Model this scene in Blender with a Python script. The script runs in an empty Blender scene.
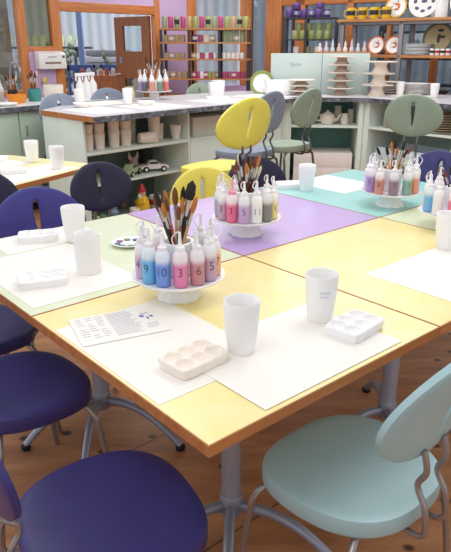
import bpy, bmesh, math, random
from mathutils import Vector, Matrix
random.seed(7)
PI = math.pi
SC = bpy.context.scene
COL = SC.collection
R = math.radians

# ------------------------------------------------------------------ materials
def lin(c):
    c = c / 255.0
    return c / 12.92 if c <= 0.04045 else ((c + 0.055) / 1.055) ** 2.4
def rgb(r, g, b): return (lin(r), lin(g), lin(b), 1.0)
_M = {}
def mat(name, col, rough=0.5, metal=0.0, var=0.06, scale=6.0, bump=0.0, coat=0.0, sss=0.0):
    if name in _M: return _M[name]
    m = bpy.data.materials.new(name); m.use_nodes = True
    nt = m.node_tree; b = nt.nodes['Principled BSDF']
    c = rgb(*col)
    tc = nt.nodes.new('ShaderNodeTexCoord')
    n = nt.nodes.new('ShaderNodeTexNoise'); n.inputs['Scale'].default_value = scale; n.inputs['Detail'].default_value = 4
    nt.links.new(tc.outputs['Object'], n.inputs['Vector'])
    r = nt.nodes.new('ShaderNodeValToRGB')
    r.color_ramp.elements[0].position = .3; r.color_ramp.elements[1].position = .7
    r.color_ramp.elements[0].color = tuple(max(0, x * (1 - var)) for x in c[:3]) + (1,)
    r.color_ramp.elements[1].color = tuple(min(1, x * (1 + var)) for x in c[:3]) + (1,)
    nt.links.new(n.outputs['Fac'], r.inputs['Fac']); nt.links.new(r.outputs['Color'], b.inputs['Base Color'])
    b.inputs['Roughness'].default_value = rough; b.inputs['Metallic'].default_value = metal
    if coat: b.inputs['Coat Weight'].default_value = coat
    if bump:
        bp = nt.nodes.new('ShaderNodeBump'); bp.inputs['Strength'].default_value = bump; bp.inputs['Distance'].default_value = .01
        nt.links.new(n.outputs['Fac'], bp.inputs['Height']); nt.links.new(bp.outputs['Normal'], b.inputs['Normal'])
    _M[name] = m
    return m

def ramp(nt, fac, stops):
    r = nt.nodes.new('ShaderNodeValToRGB'); e = r.color_ramp.elements
    e[0].position, e[0].color = stops[0]; e[1].position, e[1].color = stops[-1]
    for p, c in stops[1:-1]:
        k = e.new(p); k.color = c
    nt.links.new(fac, r.inputs['Fac']); return r

def mat_wood(name, c1, c2, rough=.5, axis=0, scale=3.0):
    if name in _M: return _M[name]
    m = bpy.data.materials.new(name); m.use_nodes = True
    nt = m.node_tree; b = nt.nodes['Principled BSDF']
    tc = nt.nodes.new('ShaderNodeTexCoord'); mp = nt.nodes.new('ShaderNodeMapping')
    s = [14, 14, 14]; s[axis] = 1.2; mp.inputs['Scale'].default_value = s
    nt.links.new(tc.outputs['Object'], mp.inputs['Vector'])
    n = nt.nodes.new('ShaderNodeTexNoise'); n.inputs['Scale'].default_value = scale; n.inputs['Detail'].default_value = 6
    nt.links.new(mp.outputs['Vector'], n.inputs['Vector'])
    r = ramp(nt, n.outputs['Fac'], [(.3, rgb(*c1)), (.7, rgb(*c2))])
    nt.links.new(r.outputs['Color'], b.inputs['Base Color']); b.inputs['Roughness'].default_value = rough
    _M[name] = m; return m

def mat_floor():
    m = bpy.data.materials.new('knotty_floor'); m.use_nodes = True
    nt = m.node_tree; b = nt.nodes['Principled BSDF']; L = nt.links
    tc = nt.nodes.new('ShaderNodeTexCoord'); mp = nt.nodes.new('ShaderNodeMapping')
    mp.inputs['Rotation'].default_value = (0, 0, R(-41)); mp.inputs['Scale'].default_value = (1, 5, 1)
    L.new(tc.outputs['Object'], mp.inputs['Vector'])
    n = nt.nodes.new('ShaderNodeTexNoise'); n.inputs['Scale'].default_value = 2.2; n.inputs['Detail'].default_value = 8; n.inputs['Roughness'].default_value = .65
    L.new(mp.outputs['Vector'], n.inputs['Vector'])
    r = ramp(nt, n.outputs['Fac'], [(.25, rgb(142, 94, 64)), (.5, rgb(184, 128, 88)), (.75, rgb(212, 156, 110))])
    mp2 = nt.nodes.new('ShaderNodeMapping'); mp2.inputs['Rotation'].default_value = (0, 0, R(-41)); mp2.inputs['Scale'].default_value = (1, 1.3, 1)
    L.new(tc.outputs['Object'], mp2.inputs['Vector'])
    v = nt.nodes.new('ShaderNodeTexVoronoi'); v.inputs['Scale'].default_value = 7
    L.new(mp2.outputs['Vector'], v.inputs['Vector'])
    k = ramp(nt, v.outputs['Distance'], [(.0, (1, 1, 1, 1)), (.12, (.85, .85, .85, 1)), (.19, (0, 0, 0, 1))])
    mx = nt.nodes.new('ShaderNodeMixRGB'); mx.inputs['Color2'].default_value = rgb(60, 34, 24)
    L.new(k.outputs['Color'], mx.inputs['Fac']); L.new(r.outputs['Color'], mx.inputs['Color1'])
    w = nt.nodes.new('ShaderNodeTexWave'); w.bands_direction = 'Y'; w.inputs['Scale'].default_value = .55; w.wave_profile = 'SAW'
    mp3 = nt.nodes.new('ShaderNodeMapping'); mp3.inputs['Rotation'].default_value = (0, 0, R(-41))
    L.new(tc.outputs['Object'], mp3.inputs['Vector']); L.new(mp3.outputs['Vector'], w.inputs['Vector'])
    s = ramp(nt, w.outputs['Fac'], [(0, (1, 1, 1, 1)), (.02, (0, 0, 0, 1)), (1, (0, 0, 0, 1))])
    mx2 = nt.nodes.new('ShaderNodeMixRGB'); mx2.inputs['Color2'].default_value = rgb(58, 36, 26)
    L.new(s.outputs['Color'], mx2.inputs['Fac']); L.new(mx.outputs['Color'], mx2.inputs['Color1'])
    L.new(mx2.outputs['Color'], b.inputs['Base Color']); b.inputs['Roughness'].default_value = .45
    return m

def mat_granite(name, a=(60, 62, 70), c=(150, 150, 158)):
    if name in _M: return _M[name]
    m = bpy.data.materials.new(name); m.use_nodes = True
    nt = m.node_tree; b = nt.nodes['Principled BSDF']
    tc = nt.nodes.new('ShaderNodeTexCoord')
    n = nt.nodes.new('ShaderNodeTexNoise'); n.inputs['Scale'].default_value = 22; n.inputs['Detail'].default_value = 6; n.inputs['Roughness'].default_value = .7
    nt.links.new(tc.outputs['Object'], n.inputs['Vector'])
    r = ramp(nt, n.outputs['Fac'], [(.35, rgb(*a)), (.5, rgb(100, 102, 110)), (.65, rgb(*c))])
    nt.links.new(r.outputs['Color'], b.inputs['Base Color']); b.inputs['Roughness'].default_value = .3
    _M[name] = m; return m

def mat_bottle(name, paint, level):
    """squeeze bottle: translucent white plastic, paint showing up to its fill level"""
    if name in _M: return _M[name]
    m = bpy.data.materials.new(name); m.use_nodes = True
    nt = m.node_tree; b = nt.nodes['Principled BSDF']
    tc = nt.nodes.new('ShaderNodeTexCoord'); sp = nt.nodes.new('ShaderNodeSeparateXYZ')
    nt.links.new(tc.outputs['Object'], sp.inputs['Vector'])
    mr = nt.nodes.new('ShaderNodeMapRange'); mr.inputs['From Min'].default_value = level - .008; mr.inputs['From Max'].default_value = level + .008
    nt.links.new(sp.outputs['Z'], mr.inputs['Value'])
    mx = nt.nodes.new('ShaderNodeMixRGB'); p = rgb(*paint)
    w = tuple(.72 + .2 * p[i] for i in range(3)) + (1,)
    mx.inputs['Color1'].default_value = p; mx.inputs['Color2'].default_value = w
    nt.links.new(mr.outputs['Result'], mx.inputs['Fac']); nt.links.new(mx.outputs['Color'], b.inputs['Base Color'])
    b.inputs['Roughness'].default_value = .32
    _M[name] = m; return m

def mat_glass(name, tint=(.86, .91, .93), refl=.12):
    if name in _M: return _M[name]
    m = bpy.data.materials.new(name); m.use_nodes = True
    nt = m.node_tree; nt.nodes.remove(nt.nodes['Principled BSDF'])
    out = nt.nodes['Material Output']
    t = nt.nodes.new('ShaderNodeBsdfTransparent'); t.inputs['Color'].default_value = tint + (1,)
    g = nt.nodes.new('ShaderNodeBsdfGlossy'); g.inputs['Roughness'].default_value = .03
    n = nt.nodes.new('ShaderNodeTexNoise'); n.inputs['Scale'].default_value = 1.5
    r = ramp(nt, n.outputs['Fac'], [(.3, (refl * .8,) * 3 + (1,)), (.7, (refl * 1.2,) * 3 + (1,))])
    mx = nt.nodes.new('ShaderNodeMixShader')
    nt.links.new(r.outputs['Color'], mx.inputs['Fac']); nt.links.new(t.outputs[0], mx.inputs[1]); nt.links.new(g.outputs[0], mx.inputs[2])
    nt.links.new(mx.outputs[0], out.inputs['Surface'])
    _M[name] = m; return m

def mat_corrugated(name, a, c):
    m = bpy.data.materials.new(name); m.use_nodes = True
    nt = m.node_tree; b = nt.nodes['Principled BSDF']
    tc = nt.nodes.new('ShaderNodeTexCoord')
    w = nt.nodes.new('ShaderNodeTexWave'); w.bands_direction = 'X'; w.inputs['Scale'].default_value = 1.6; w.inputs['Distortion'].default_value = .3
    nt.links.new(tc.outputs['Object'], w.inputs['Vector'])
    r = ramp(nt, w.outputs['Fac'], [(0, rgb(*a)), (1, rgb(*c))])
    nt.links.new(r.outputs['Color'], b.inputs['Base Color']); b.inputs['Roughness'].default_value = .6
    return m

# ------------------------------------------------------------------ geometry collector
class G:
    def __init__(s): s.v = []; s.f = []
    def add(s, vs, fs, mx=None):
        o = len(s.v)
        for p in vs:
            p = Vector(p)
            s.v.append(mx @ p if mx else p)
        s.f += [tuple(i + o for i in f) for f in fs]
        return s
    def box(s, x0, y0, z0, x1, y1, z1, mx=None):
        vs = [(x0, y0, z0), (x1, y0, z0), (x1, y1, z0), (x0, y1, z0), (x0, y0, z1), (x1, y0, z1), (x1, y1, z1), (x0, y1, z1)]
        return s.add(vs, [(3, 2, 1, 0), (4, 5, 6, 7), (0, 1, 5, 4), (1, 2, 6, 5), (2, 3, 7, 6), (3, 0, 4, 7)], mx)
    def cbox(s, cx, cy, cz, sx, sy, sz, rot=None):
        mx = Matrix.Translation((cx, cy, cz)) @ (rot if rot else Matrix.Identity(4))
        return s.box(-sx / 2, -sy / 2, -sz / 2, sx / 2, sy / 2, sz / 2, mx)
    def loft(s, rings, cap=True, mx=None):
        n = len(rings[0]); vs = [p for r in rings for p in r]; fs = []
        for k in range(len(rings) - 1):
            for i in range(n):
                j = (i + 1) % n
                fs.append((k * n + i, k * n + j, (k + 1) * n + j, (k + 1) * n + i))
        if cap:
            fs.append(tuple(range(n - 1, -1, -1))); b = (len(rings) - 1) * n
            fs.append(tuple(b + i for i in range(n)))
        return s.add(vs, fs, mx)
    def lathe(s, prof, seg=20, c=(0, 0, 0), mx=None, scal=None):
        rings = []
        for k, (r, z) in enumerate(prof):
            ring = []
            for i in range(seg):
                a = 2 * PI * i / seg
                q = r
                if scal and k in scal[0]: q = r * (1 + scal[2] * math.cos(scal[1] * a))
                ring.append((c[0] + q * math.cos(a), c[1] + q * math.sin(a), c[2] + z))
            rings.append(ring)
        return s.loft(rings, True, mx)
    def ring(s, prof, seg=32):
        n = seg; k = len(prof)
        vs = [(r * math.cos(2 * PI * i / n), r * math.sin(2 * PI * i / n), z) for r, z in prof for i in range(n)]
        fs = [(a * n + i, a * n + (i + 1) % n, ((a + 1) % k) * n + (i + 1) % n, ((a + 1) % k) * n + i) for a in range(k) for i in range(n)]
        return s.add(vs, fs)
    def tube(s, path, r, seg=10, smooth=0):
        P = [Vector(p) for p in path]
        rs = list(r) if isinstance(r, (list, tuple)) else [r] * len(P)
        if smooth:
            Q = []; T = []
            for i in range(len(P) - 1):
                p0 = P[max(0, i - 1)]; p1 = P[i]; p2 = P[i + 1]; p3 = P[min(len(P) - 1, i + 2)]
                for k in range(smooth):
                    t = k / smooth
                    Q.append(.5 * ((2 * p1) + (p2 - p0) * t + (2 * p0 - 5 * p1 + 4 * p2 - p3) * t * t + (3 * p1 - p0 - 3 * p2 + p3) * t ** 3))
                    T.append(rs[i] * (1 - t) + rs[i + 1] * t)
            Q.append(P[-1]); T.append(rs[-1]); P, rs = Q, T
        d = (P[1] - P[0]).normalized()
        up = Vector((0, 0, 1)) if abs(d.z) < .9 else Vector((1, 0, 0))
        nrm = d.cross(up).normalized(); rings = []
        for i, p in enumerate(P):
            d = (P[min(i + 1, len(P) - 1)] - P[max(i - 1, 0)]).normalized()
            nrm = (nrm - d * nrm.dot(d)).normalized(); bn = d.cross(nrm)
            rings.append([p + rs[i] * (math.cos(2 * PI * k / seg) * nrm + math.sin(2 * PI * k / seg) * bn) for k in range(seg)])
        return s.loft(rings)
    def prism(s, poly, z0, z1, mx=None):
        return s.loft([[(x, y, z0) for x, y in poly], [(x, y, z1) for x, y in poly]], True, mx)
    def ell(s, c, r, seg=14, rings=8, mx=None):
        return s.loft([[(c[0] + r[0] * math.sin(PI * k / rings) * math.cos(2 * PI * i / seg), c[1] + r[1] * math.sin(PI * k / rings) * math.sin(2 * PI * i / seg), c[2] - r[2] * math.cos(PI * k / rings)) for i in range(seg)]
                       for k in [.12] + list(range(1, rings)) + [rings - .12]], True, mx)
    def mesh(s, name, m, angle=38, bevel=None):
        me = bpy.data.meshes.new(name)
        me.from_pydata([tuple(p) for p in s.v], [], s.f); me.update()
        bm = bmesh.new(); bm.from_mesh(me)
        bmesh.ops.recalc_face_normals(bm, faces=bm.faces)
        if bevel:
            ed = [e for e in bm.edges if len(e.link_faces) == 2 and e.calc_face_angle(0) > R(40)]
            bmesh.ops.bevel(bm, geom=ed, offset=bevel, segments=2, affect='EDGES', profile=.6)
        bm.to_mesh(me); bm.free()
        me.shade_smooth(); me.set_sharp_from_angle(angle=R(angle))
        me.materials.append(m)
        return me

def obj(name, me, parent=None, loc=(0, 0, 0), rot=(0, 0, 0)):
    o = bpy.data.objects.new(name, me); COL.objects.link(o)
    o.location = loc; o.rotation_euler = rot
    if parent: o.parent = parent
    return o
def tag(o, label, cat, group=None):
    o['label'] = label; o['category'] = cat
    if group: o['group'] = group
    return o
def thing(name, label, cat, loc, rz=0, group=None):
    o = bpy.data.objects.new(name, None); COL.objects.link(o); o.empty_display_size = .05
    o.location = loc; o.rotation_euler = (0, 0, rz)
    return tag(o, label, cat, group)
def struct(name, g, m, bevel=None, parent=None, loc=(0, 0, 0), rz=0):
    o = obj(name, g.mesh(name, m, bevel=bevel), parent, loc, (0, 0, rz))
    if not parent: o['kind'] = 'structure'
    return o
_C = {}
def cached(key, fn):
    if key not in _C: _C[key] = fn()
    return _C[key]
ORD = ['first', 'second', 'third', 'fourth', 'fifth', 'sixth', 'seventh', 'eighth', 'ninth', 'tenth', 'eleventh', 'twelfth', 'thirteenth', 'fourteenth', 'fifteenth', 'sixteenth']
def nth(i, n=None):
    if i == 0: return 'leftmost'
    if n and i == n - 1: return 'rightmost'
    return ORD[i] + ' from the left'

# ------------------------------------------------------------------ palette of materials
WHITE = mat('white_bisque', (246, 243, 242), .55, var=.02)
GLAZE = mat('white_glaze', (244, 242, 242), .18, var=.02, coat=.3)
CREAM = mat('cream_bisque', (238, 226, 212), .6, var=.04, scale=20)
PAPER = mat('paper', (243, 237, 230), .8, var=.015, scale=3)
INK = mat('grey_ink', (188, 186, 194), .8)
BLUEINK = mat('blue_ink', (120, 128, 186), .8)
MARK = mat('marker_ink', (40, 36, 70), .6)
STEEL = mat('grey_steel', (150, 146, 150), .35, .75, .05)
CHROME = mat('chair_tube', (165, 158, 158), .32, .8, .05)
DARKTUBE = mat('dark_tube', (110, 108, 108), .35, .7, .05)
POLE = mat('table_pole', (160, 162, 178), .4, .45, .05)
RUBBER = mat('black_rubber', (22, 22, 24), .7)
EDGE = mat_wood('wood_edge', (168, 100, 52), (196, 128, 74), .45, axis=0)
PINE = mat_wood('orange_pine', (188, 108, 54), (214, 138, 78), .45, axis=2)
PINEH = mat_wood('orange_pine_rail', (188, 108, 54), (214, 138, 78), .45, axis=0)
DOORW = mat_wood('door_veneer', (130, 78, 42), (158, 100, 58), .45, axis=2)
SHELFW = mat_wood('shelf_wood', (170, 112, 62), (200, 140, 86), .5, axis=0)
LILAC = mat('lilac_wall', (206, 178, 216), .8, var=.03)
MINT = mat('mint_cabinet', (224, 236, 226), .55, var=.03)
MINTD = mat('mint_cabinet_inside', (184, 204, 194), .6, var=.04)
SAGE = mat('sage_panel', (204, 218, 214), .55, var=.02)
GRAN = mat_granite('granite_laminate')
COUNTERTOP = mat('counter_laminate', (206, 202, 206), .4, var=.06, scale=30)
BLACKMETAL = mat('dark_frame', (62, 60, 66), .5, .3)
GREYMETAL = mat('grey_frame', (136, 132, 134), .45, .4)
NAVY = mat('navy_plastic', (54, 49, 112), .42, var=.12, scale=9)
NAVYD = mat('dark_navy_plastic', (34, 32, 64), .45, var=.1, scale=9)
PURPLEBLUE = mat('violet_blue_plastic', (62, 58, 136), .45, var=.08)
ICE = mat('ice_blue_plastic', (168, 198, 202), .4, var=.04, scale=5)
YEL = mat('yellow_plastic', (238, 220, 92), .42, var=.04)
GREYB = mat('grey_blue_plastic', (132, 142, 160), .45, var=.05)
SAGEP = mat('sage_green_plastic', (150, 164, 144), .45, var=.05)

# ------------------------------------------------------------------ reference frames (metres, camera foot at the origin)
TH = R(40.8)
U = Vector((math.cos(TH), math.sin(TH), 0)); W = Vector((-math.sin(TH), math.cos(TH), 0)); F0 = Vector((-.032, .971, 0))
LU, LW = .8077, .785
TZ = .74
def T(a, b, z=TZ):
    p = F0 + U * a + W * b; return Vector((p.x, p.y, z))
CZ = .95                                             # counter height
PO = Vector((-.99, 4.69, 0)); PP = Vector((math.cos(R(46)), math.sin(R(46)), 0)); PQ = Vector((-PP.y, PP.x, 0))
def PN(p, q, z=0): v = PO + PP * p + PQ * q; return Vector((v.x, v.y, z))
RC = Vector((.663, 6.559, 0)); RD = Vector((math.cos(R(-37.2)), math.sin(R(-37.2)), 0)); RB = Vector((-RD.y, RD.x, 0))
def RN(s, q, z=0): v = RC + RD * s + RB * q; return Vector((v.x, v.y, z))
WO = Vector((-2.82, 6.36, 0)); WD = PP; WQ = PQ
def WN(t, q, z=0): v = WO + WD * t + WQ * q; return Vector((v.x, v.y, z))
def frame(o, d): return Matrix(((d.x, -d.y, 0, o.x), (d.y, d.x, 0, o.y), (0, 0, 1, o.z), (0, 0, 0, 1)))

# ------------------------------------------------------------------ camera, light
cam = bpy.data.cameras.new('camera'); co = bpy.data.objects.new('camera', cam); COL.objects.link(co)
co.location = (0, 0, 1.45); co.rotation_euler = (R(90 - 20.62), 0, 0)
cam.sensor_fit = 'VERTICAL'; cam.sensor_height = 24; cam.lens = 24 * 614.3 / 552; cam.clip_start = .02; cam.clip_end = 60
SC.camera = co
SC.view_settings.view_transform = 'Standard'; SC.view_settings.look = 'None'; SC.view_settings.exposure = 0
wd = bpy.data.worlds.new('world'); SC.world = wd; wd.use_nodes = True
wd.node_tree.nodes['Background'].inputs[0].default_value = (.93, .96, 1, 1); wd.node_tree.nodes['Background'].inputs[1].default_value = .72
def area(name, loc, size, power, rot=(0, 0, 0), col=(1, .98, .95)):
    l = bpy.data.lights.new(name, 'AREA'); l.shape = 'RECTANGLE'; l.size, l.size_y = size; l.energy = power; l.color = col
    o = bpy.data.objects.new(name, l); COL.objects.link(o); o.location = loc; o.rotation_euler = rot
area('ceiling_light', (-.9, .6, 2.75), (1.2, 1.6), 17)
area('ceiling_light', (1.0, 2.6, 2.75), (1.4, 1.6), 22)
area('ceiling_light', (-.8, 4.4, 2.75), (1.4, 1.6), 27)
area('ceiling_light', (1.3, 5.6, 2.75), (1.4, 1.4), 26)
area('window_light', (-4.2, 2.4, 1.9), (2.2, 1.6), 22, (R(90), 0, R(-75)), (.93, .97, 1))  # cool fill added at the left to brighten the counter end panel
area('ceiling_light', (-1.5, 10.6, 3.1), (4, 1.6), 150, col=(.9, .95, 1))
area('ceiling_light', (-5.5, 9.2, 3.1), (2.5, 2.5), 90, col=(.92, .96, 1))  # extra light added to brighten the next room behind the windows
area('ceiling_light', (.2, 7.6, 2.75), (1.6, 1.0), 22)

# ------------------------------------------------------------------ the room
struct('floor', G().box(-9, -2, -.05, 9, 15, 0), mat_floor())
fw = struct('wall_far', G().box(-9, 13.4, 0, 9, 13.5, 3.4), mat_corrugated('corrugated_cladding', (176, 188, 200), (206, 216, 226)))
# back wall (glazed partition with timber frame), along WD
wm = frame(WO, WD)
lw = G()
TE = 4.345
lw.box(-2.4, 0, 0, .90, .06, .93); lw.box(.985, 0, 0, 1.31, .06, 1.39)
lw.box(-2.4, 0, 2.12, TE, .06, 2.7); lw.box(1.31, 0, 1.90, 2.858, .06, 2.12); lw.box(2.858, 0, 0, 3.33, .06, 2.12); lw.box(3.48, 0, 0, TE, .06, .9)
G2 = G(); G2.add(lw.v, lw.f, wm); struct('wall_back', G2, LILAC)
def wbar(n, t0, z0, t1, z1, m, q0=-.012, q1=.07):
    g = G().box(t0, q0, z0, t1, q1, z1)
    o = obj(n, g.mesh(n, m, bevel=.006), None, WO, (0, 0, R(46))); o['kind'] = 'structure'; return o
wbar('trim_1', .897, 0, .99, 2.12, PINE); wbar('trim_2', 1.304, 0, 1.417, 2.12, PINE); wbar('trim_3', 2.775, 0, 2.858, 2.12, PINE)
wbar('trim_4', 1.417, 1.80, 2.775, 1.90, PINEH); wbar('trim_5', .99, 1.385, 1.304, 1.435, PINEH); wbar('trim_6', 3.325, 0, 3.49, 2.12, PINE)
wbar('trim_7', -2.4, .93, .897, .99, PINEH)
GL = mat_glass('window_glass')
GLD = mat_glass('window_glass_dusky', (.62, .6, .5), .05)
wbar('window_1', -2.4, .99, .897, 2.12, GL, .03, .036); wbar('window_2', .99, 1.435, 1.304, 2.12, GLD, .03, .036); wbar('window_3', 3.49, .9, TE, 2.12, GL, .03, .036)
# right-hand glazed wall
RW = Vector((1.9024, 8.1919, 0)); rwm = frame(RW, RD)
lw = G(); lw.box(-2.14, 0, 0, 3.2, .06, .9); lw.box(-2.14, 0, 2.3, 3.2, .06, 2.7)
G2 = G(); G2.add(lw.v, lw.f, rwm); struct('wall_right', G2, LILAC)
def rbar(n, t0, z0, t1, z1, m, q0=-.012, q1=.07):
    o = obj(n, G().box(t0, q0, z0, t1, q1, z1).mesh(n, m, bevel=.006), None, RW, (0, 0, R(-37.2))); o['kind'] = 'structure'; return o
rp = ((-2.123, -1.945), (-1.686, -1.434), (-1.207, -1.065), (-.449, -.363), (.104, .157), (.68, .76), (1.5, 1.62), (2.4, 2.52))
for i, (a, b) in enumerate(rp): rbar('trim_%d' % (8 + i), a, .9, b, 2.3, PINE)
rbar('trim_16', -1.434, 1.94, 3.2, 2.05, PINEH)
GLB = mat_glass('window_glass_grey', (.62, .68, .72), .08)
for i in range(len(rp) - 1): rbar('window_%d' % (4 + i), rp[i][1], .9, rp[i + 1][0], 2.3 if i < 1 else 1.94, GLB, .03, .036)
# open door in the doorway
d = bpy.data.objects.new('door_1', None); COL.objects.link(d); d['kind'] = 'structure'; d.location = WN(2.765, .09); d.rotation_euler = (0, 0, R(46 + 180 - 86))
g = G(); g.box(0, -.02, .02, .12, .02, 1.79); g.box(.5, -.02, .02, .66, .02, 1.79); g.box(.12, -.02, .02, .5, .02, 1.0); g.box(.12, -.02, 1.07, .5, .02, 1.30); g.box(.12, -.02, 1.66, .5, .02, 1.79)
g2 = G(); g2.box(0, -.02, .02, .14, .02, 1.79); g2.box(.50, -.02, .02, .66, .02, 1.79); g2.box(.14, -.02, .02, .50, .02, .62); g2.box(.14, -.02, 1.03, .50, .02, 1.37); g2.box(.14, -.02, 1.68, .50, .02, 1.79)
obj('door_leaf', g2.mesh('door_leaf', DOORW), d)
obj('door_glass', G().box(.14, -.004, 1.37, .50, .004, 1.68).mesh('door_glass', GL), d)
obj('door_glass', G().box(.14, -.004, .62, .50, .004, 1.03).mesh('door_glass', GLD), d)
obj('door_sign', G().box(.53, .021, 1.22, .58, .024, 1.30).mesh('door_sign', mat('sign_blue', (120, 150, 190), .5)), d)
obj('door_handle', G().tube([(.6, .02, 1.08), (.6, .07, 1.08), (.52, .07, 1.08)], .009).mesh('door_handle', CHROME), d)

# ------------------------------------------------------------------ chairs
def sup(a, rx, ry, n):
    c, s = math.cos(a), math.sin(a)
    return (rx * math.copysign(abs(c) ** (2 / n), c), ry * math.copysign(abs(s) ** (2 / n), s))
def seat_mesh(m):
    N = 48; g = G(); rings = []
    def ring(k, z, dish=0):
        r = []
        for i in range(N):
            a = 2 * PI * i / N
            x, y = sup(a, .212 * k, .205 * k, 2.7)
            x *= 1 - .10 * (-y / .205) if y < 0 else 1 + .02 * y / .205
            zz = z - dish * (1 - 0) + (.012 * (y / .205) ** 2 * (-1 if y > 0 else .6)) * min(1, k)
            r.append((x, y, zz))
        return r
    for k, z in ((.95, -.050), (.985, -.048), (1.0, -.041), (1.0, -.007), (.993, -.001), (.975, .0005), (.85, -.002), (.6, -.008), (.3, -.012), (.05, -.013)): rings.append(ring(k, z))
    rings.insert(0, ring(.9, -.02)); rings.insert(0, ring(.3, -.03))
    g.loft(rings)
    return g.mesh('seat', m, 50)
def back_mesh(m):
    """oval backrest with a tall key-hole slot; local origin at its centre, face normal +y"""
    N = 48; g = G()
    out, slot = [], []
    for i in range(N):
        a = 2 * PI * i / N + PI / 2
        x = .205 * math.cos(a) * (1 - .10 * math.sin(a)) ; z = .152 * math.sin(a) + .0
        out.append((x, z))
        sz = .088 * math.sin(a) + .008
        sx = (.0075 + .0115 * max(0, min(1, (sz + .09) / .16)) ** 1.5) * math.copysign(abs(math.cos(a)) ** .75, math.cos(a))
        slot.append((sx, sz))
    def Y(x, z): return .75 * x * x
    def lerp(t): return [(out[i][0] * t + slot[i][0] * (1 - t), out[i][1] * t + slot[i][1] * (1 - t)) for i in range(N)]
    ts = [(0, 0), (.08, .004), (.3, .004), (.6, .004), (.9, .004), (.97, .002), (1, 0)]
    front = [[(x, Y(x, z) + .007 + k, z) for x, z in lerp(t)] for t, k in ts]
    rear = [[(x, Y(x, z) - .007 - k, z) for x, z in lerp(t)] for t, k in reversed(ts)]
    rings = front + rear
    n = N; vs = [p for r in rings for p in r]; fs = []
    for k in range(len(rings)):
        k2 = (k + 1) % len(rings)
        for i in range(n):
            j = (i + 1) % n; fs.append((k * n + i, k * n + j, k2 * n + j, k2 * n + i))
    g.add(vs, fs)
    return g.mesh('backrest', m, 45)
def chair(label, cat, colname, m, backpos, face, h=.45, group=None, tube=CHROME, scale=1.0, lean=10, off=.215, rise=.275, bk=1.0, bw=None):
    """backpos = world xy of the backrest centre, face = heading the sitter looks along (deg)"""
    f = Vector((math.cos(R(face)), math.sin(R(face)), 0))
    c = Vector((backpos[0], backpos[1], 0)) + f * off
    stool = h > .6
    t = thing('counter_stool' if stool else 'dining_chair', label, cat, c, R(face - 90), group)
    obj('seat', cached(('seat', colname), lambda: seat_mesh(m)), t, (0, 0, h))
    bo = obj('backrest', cached(('back', colname), lambda: back_mesh(m)), t, (0, -off, h + rise), (R(lean), 0, 0)); bo.scale = (bw or bk, 1, bk)
    def leg(sx, sy):
        def mk():
            g = G(); s = h - .05
            fx = .225 + (.03 if stool else 0)
            g.tube([(sx * .06, sy * .10, s), (sx * .15, sy * .13, s - .004), (sx * .196, sy * .150, s - .035), (sx * .208, sy * .162, s - .10), (sx * fx, sy * (.20 + (.03 if stool else 0)), .004)], .0095, 10, 5)
            return g.mesh('leg', tube)
        return cached(('leg', sx, sy, h, tube.name), mk)
    for sx in (-1, 1):
        for sy in (-1, 1): obj('leg', leg(sx, sy), t)
    def sup_(sx):
        def mk():
            g = G()
            g.tube([(sx * .035, -.08, h - .052), (sx * .042, -.19, h - .060), (sx * .044, -.235, h - .045), (sx * .044, -.232, h + .02), (sx * .042, -.205, h + .075), (sx * .042, -off + .012, h + rise - .17), (sx * .042, -off + .024, h + rise - .118)], .0075, 8, 5)
            return g.mesh('back_support', tube)
        return cached(('sup', sx, h, off, rise, tube.name), mk)
    for sx in (-1, 1): obj('back_support', sup_(sx), t)
    def frame_():
        return G().box(-.09, -.12, h - .058, .09, .12, h - .048).mesh('seat_plate', tube, bevel=.004)
    obj('seat_plate', cached(('plate', h, tube.name), frame_), t)
    if stool:
        def fr():
            g = G(); z = .28
            pts = [(-.235, -.205), (.235, -.205), (.235, .205), (-.235, .205)]
            for i in range(4):
                a, b = pts[i], pts[(i + 1) % 4]; g.tube([(a[0], a[1], z), (b[0], b[1], z)], .008, 8)
            return g.mesh('footrest', tube)
        obj('footrest', cached(('foot', h, tube.name), fr), t)
    if scale != 1: t.scale = (scale,) * 3
    return t
def chair_c(label, colname, m, centre, face, **k):
    f = Vector((math.cos(R(face)), math.sin(R(face)), 0)); b = Vector((centre[0], centre[1], 0)) - f * k.get('off', .215)
    return chair(label, 'chair', colname, m, (b.x, b.y), face, **k)

chair_c('navy blue chair seat at the left frame edge, pushed to the yellow table corner', 'navy', NAVY, (-.655, 1.70), 41, group='navy chairs around the tables')
chair_c('large navy blue chair seat closest to the camera at the bottom left', 'navy', NAVY, (-.265, 1.135), 30, off=.262, rise=.295, group='navy chairs around the tables')
chair_c('ice blue chair with oval back in the right foreground', 'ice', ICE, (.325, 1.305), 132, off=.234, rise=.29, lean=17)
chair_c('navy chair tucked under the pale green table, only its seat edge showing', 'navy', NAVY, (-.96, 2.12), 41, group='navy chairs around the tables')
chair('violet blue chair with slotted oval back behind the pale green table', 'chair', 'violet', PURPLEBLUE, (-.82, 2.60), -54, group='navy chairs around the tables')
chair('dark navy chair with tilted oval back in front of the green shelf counter', 'chair', 'navyd', NAVYD, (-.69, 3.32), -54, bk=.88, group='navy chairs around the tables')
chair('dark navy chair cut by the left frame edge beside the small far table', 'chair', 'navyd', NAVYD, (-1.23, 3.0), -40, group='navy chairs around the tables')
chair('yellow chair directly behind the paint stand on the purple table', 'chair', 'yellow', YEL, (-.12, 3.20), -60, tube=DARKTUBE, rise=.25)
chair('navy chair behind the brushes of the purple table paint stand', 'chair', 'navyd', NAVYD, (.165, 3.56), -60, rise=.245, group='navy chairs around the tables')
chair('navy chair at the far right, behind the right-hand paint stands', 'chair', 'navy', NAVY, (1.25, 3.58), 221, group='navy chairs around the tables')
SH = .70
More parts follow.
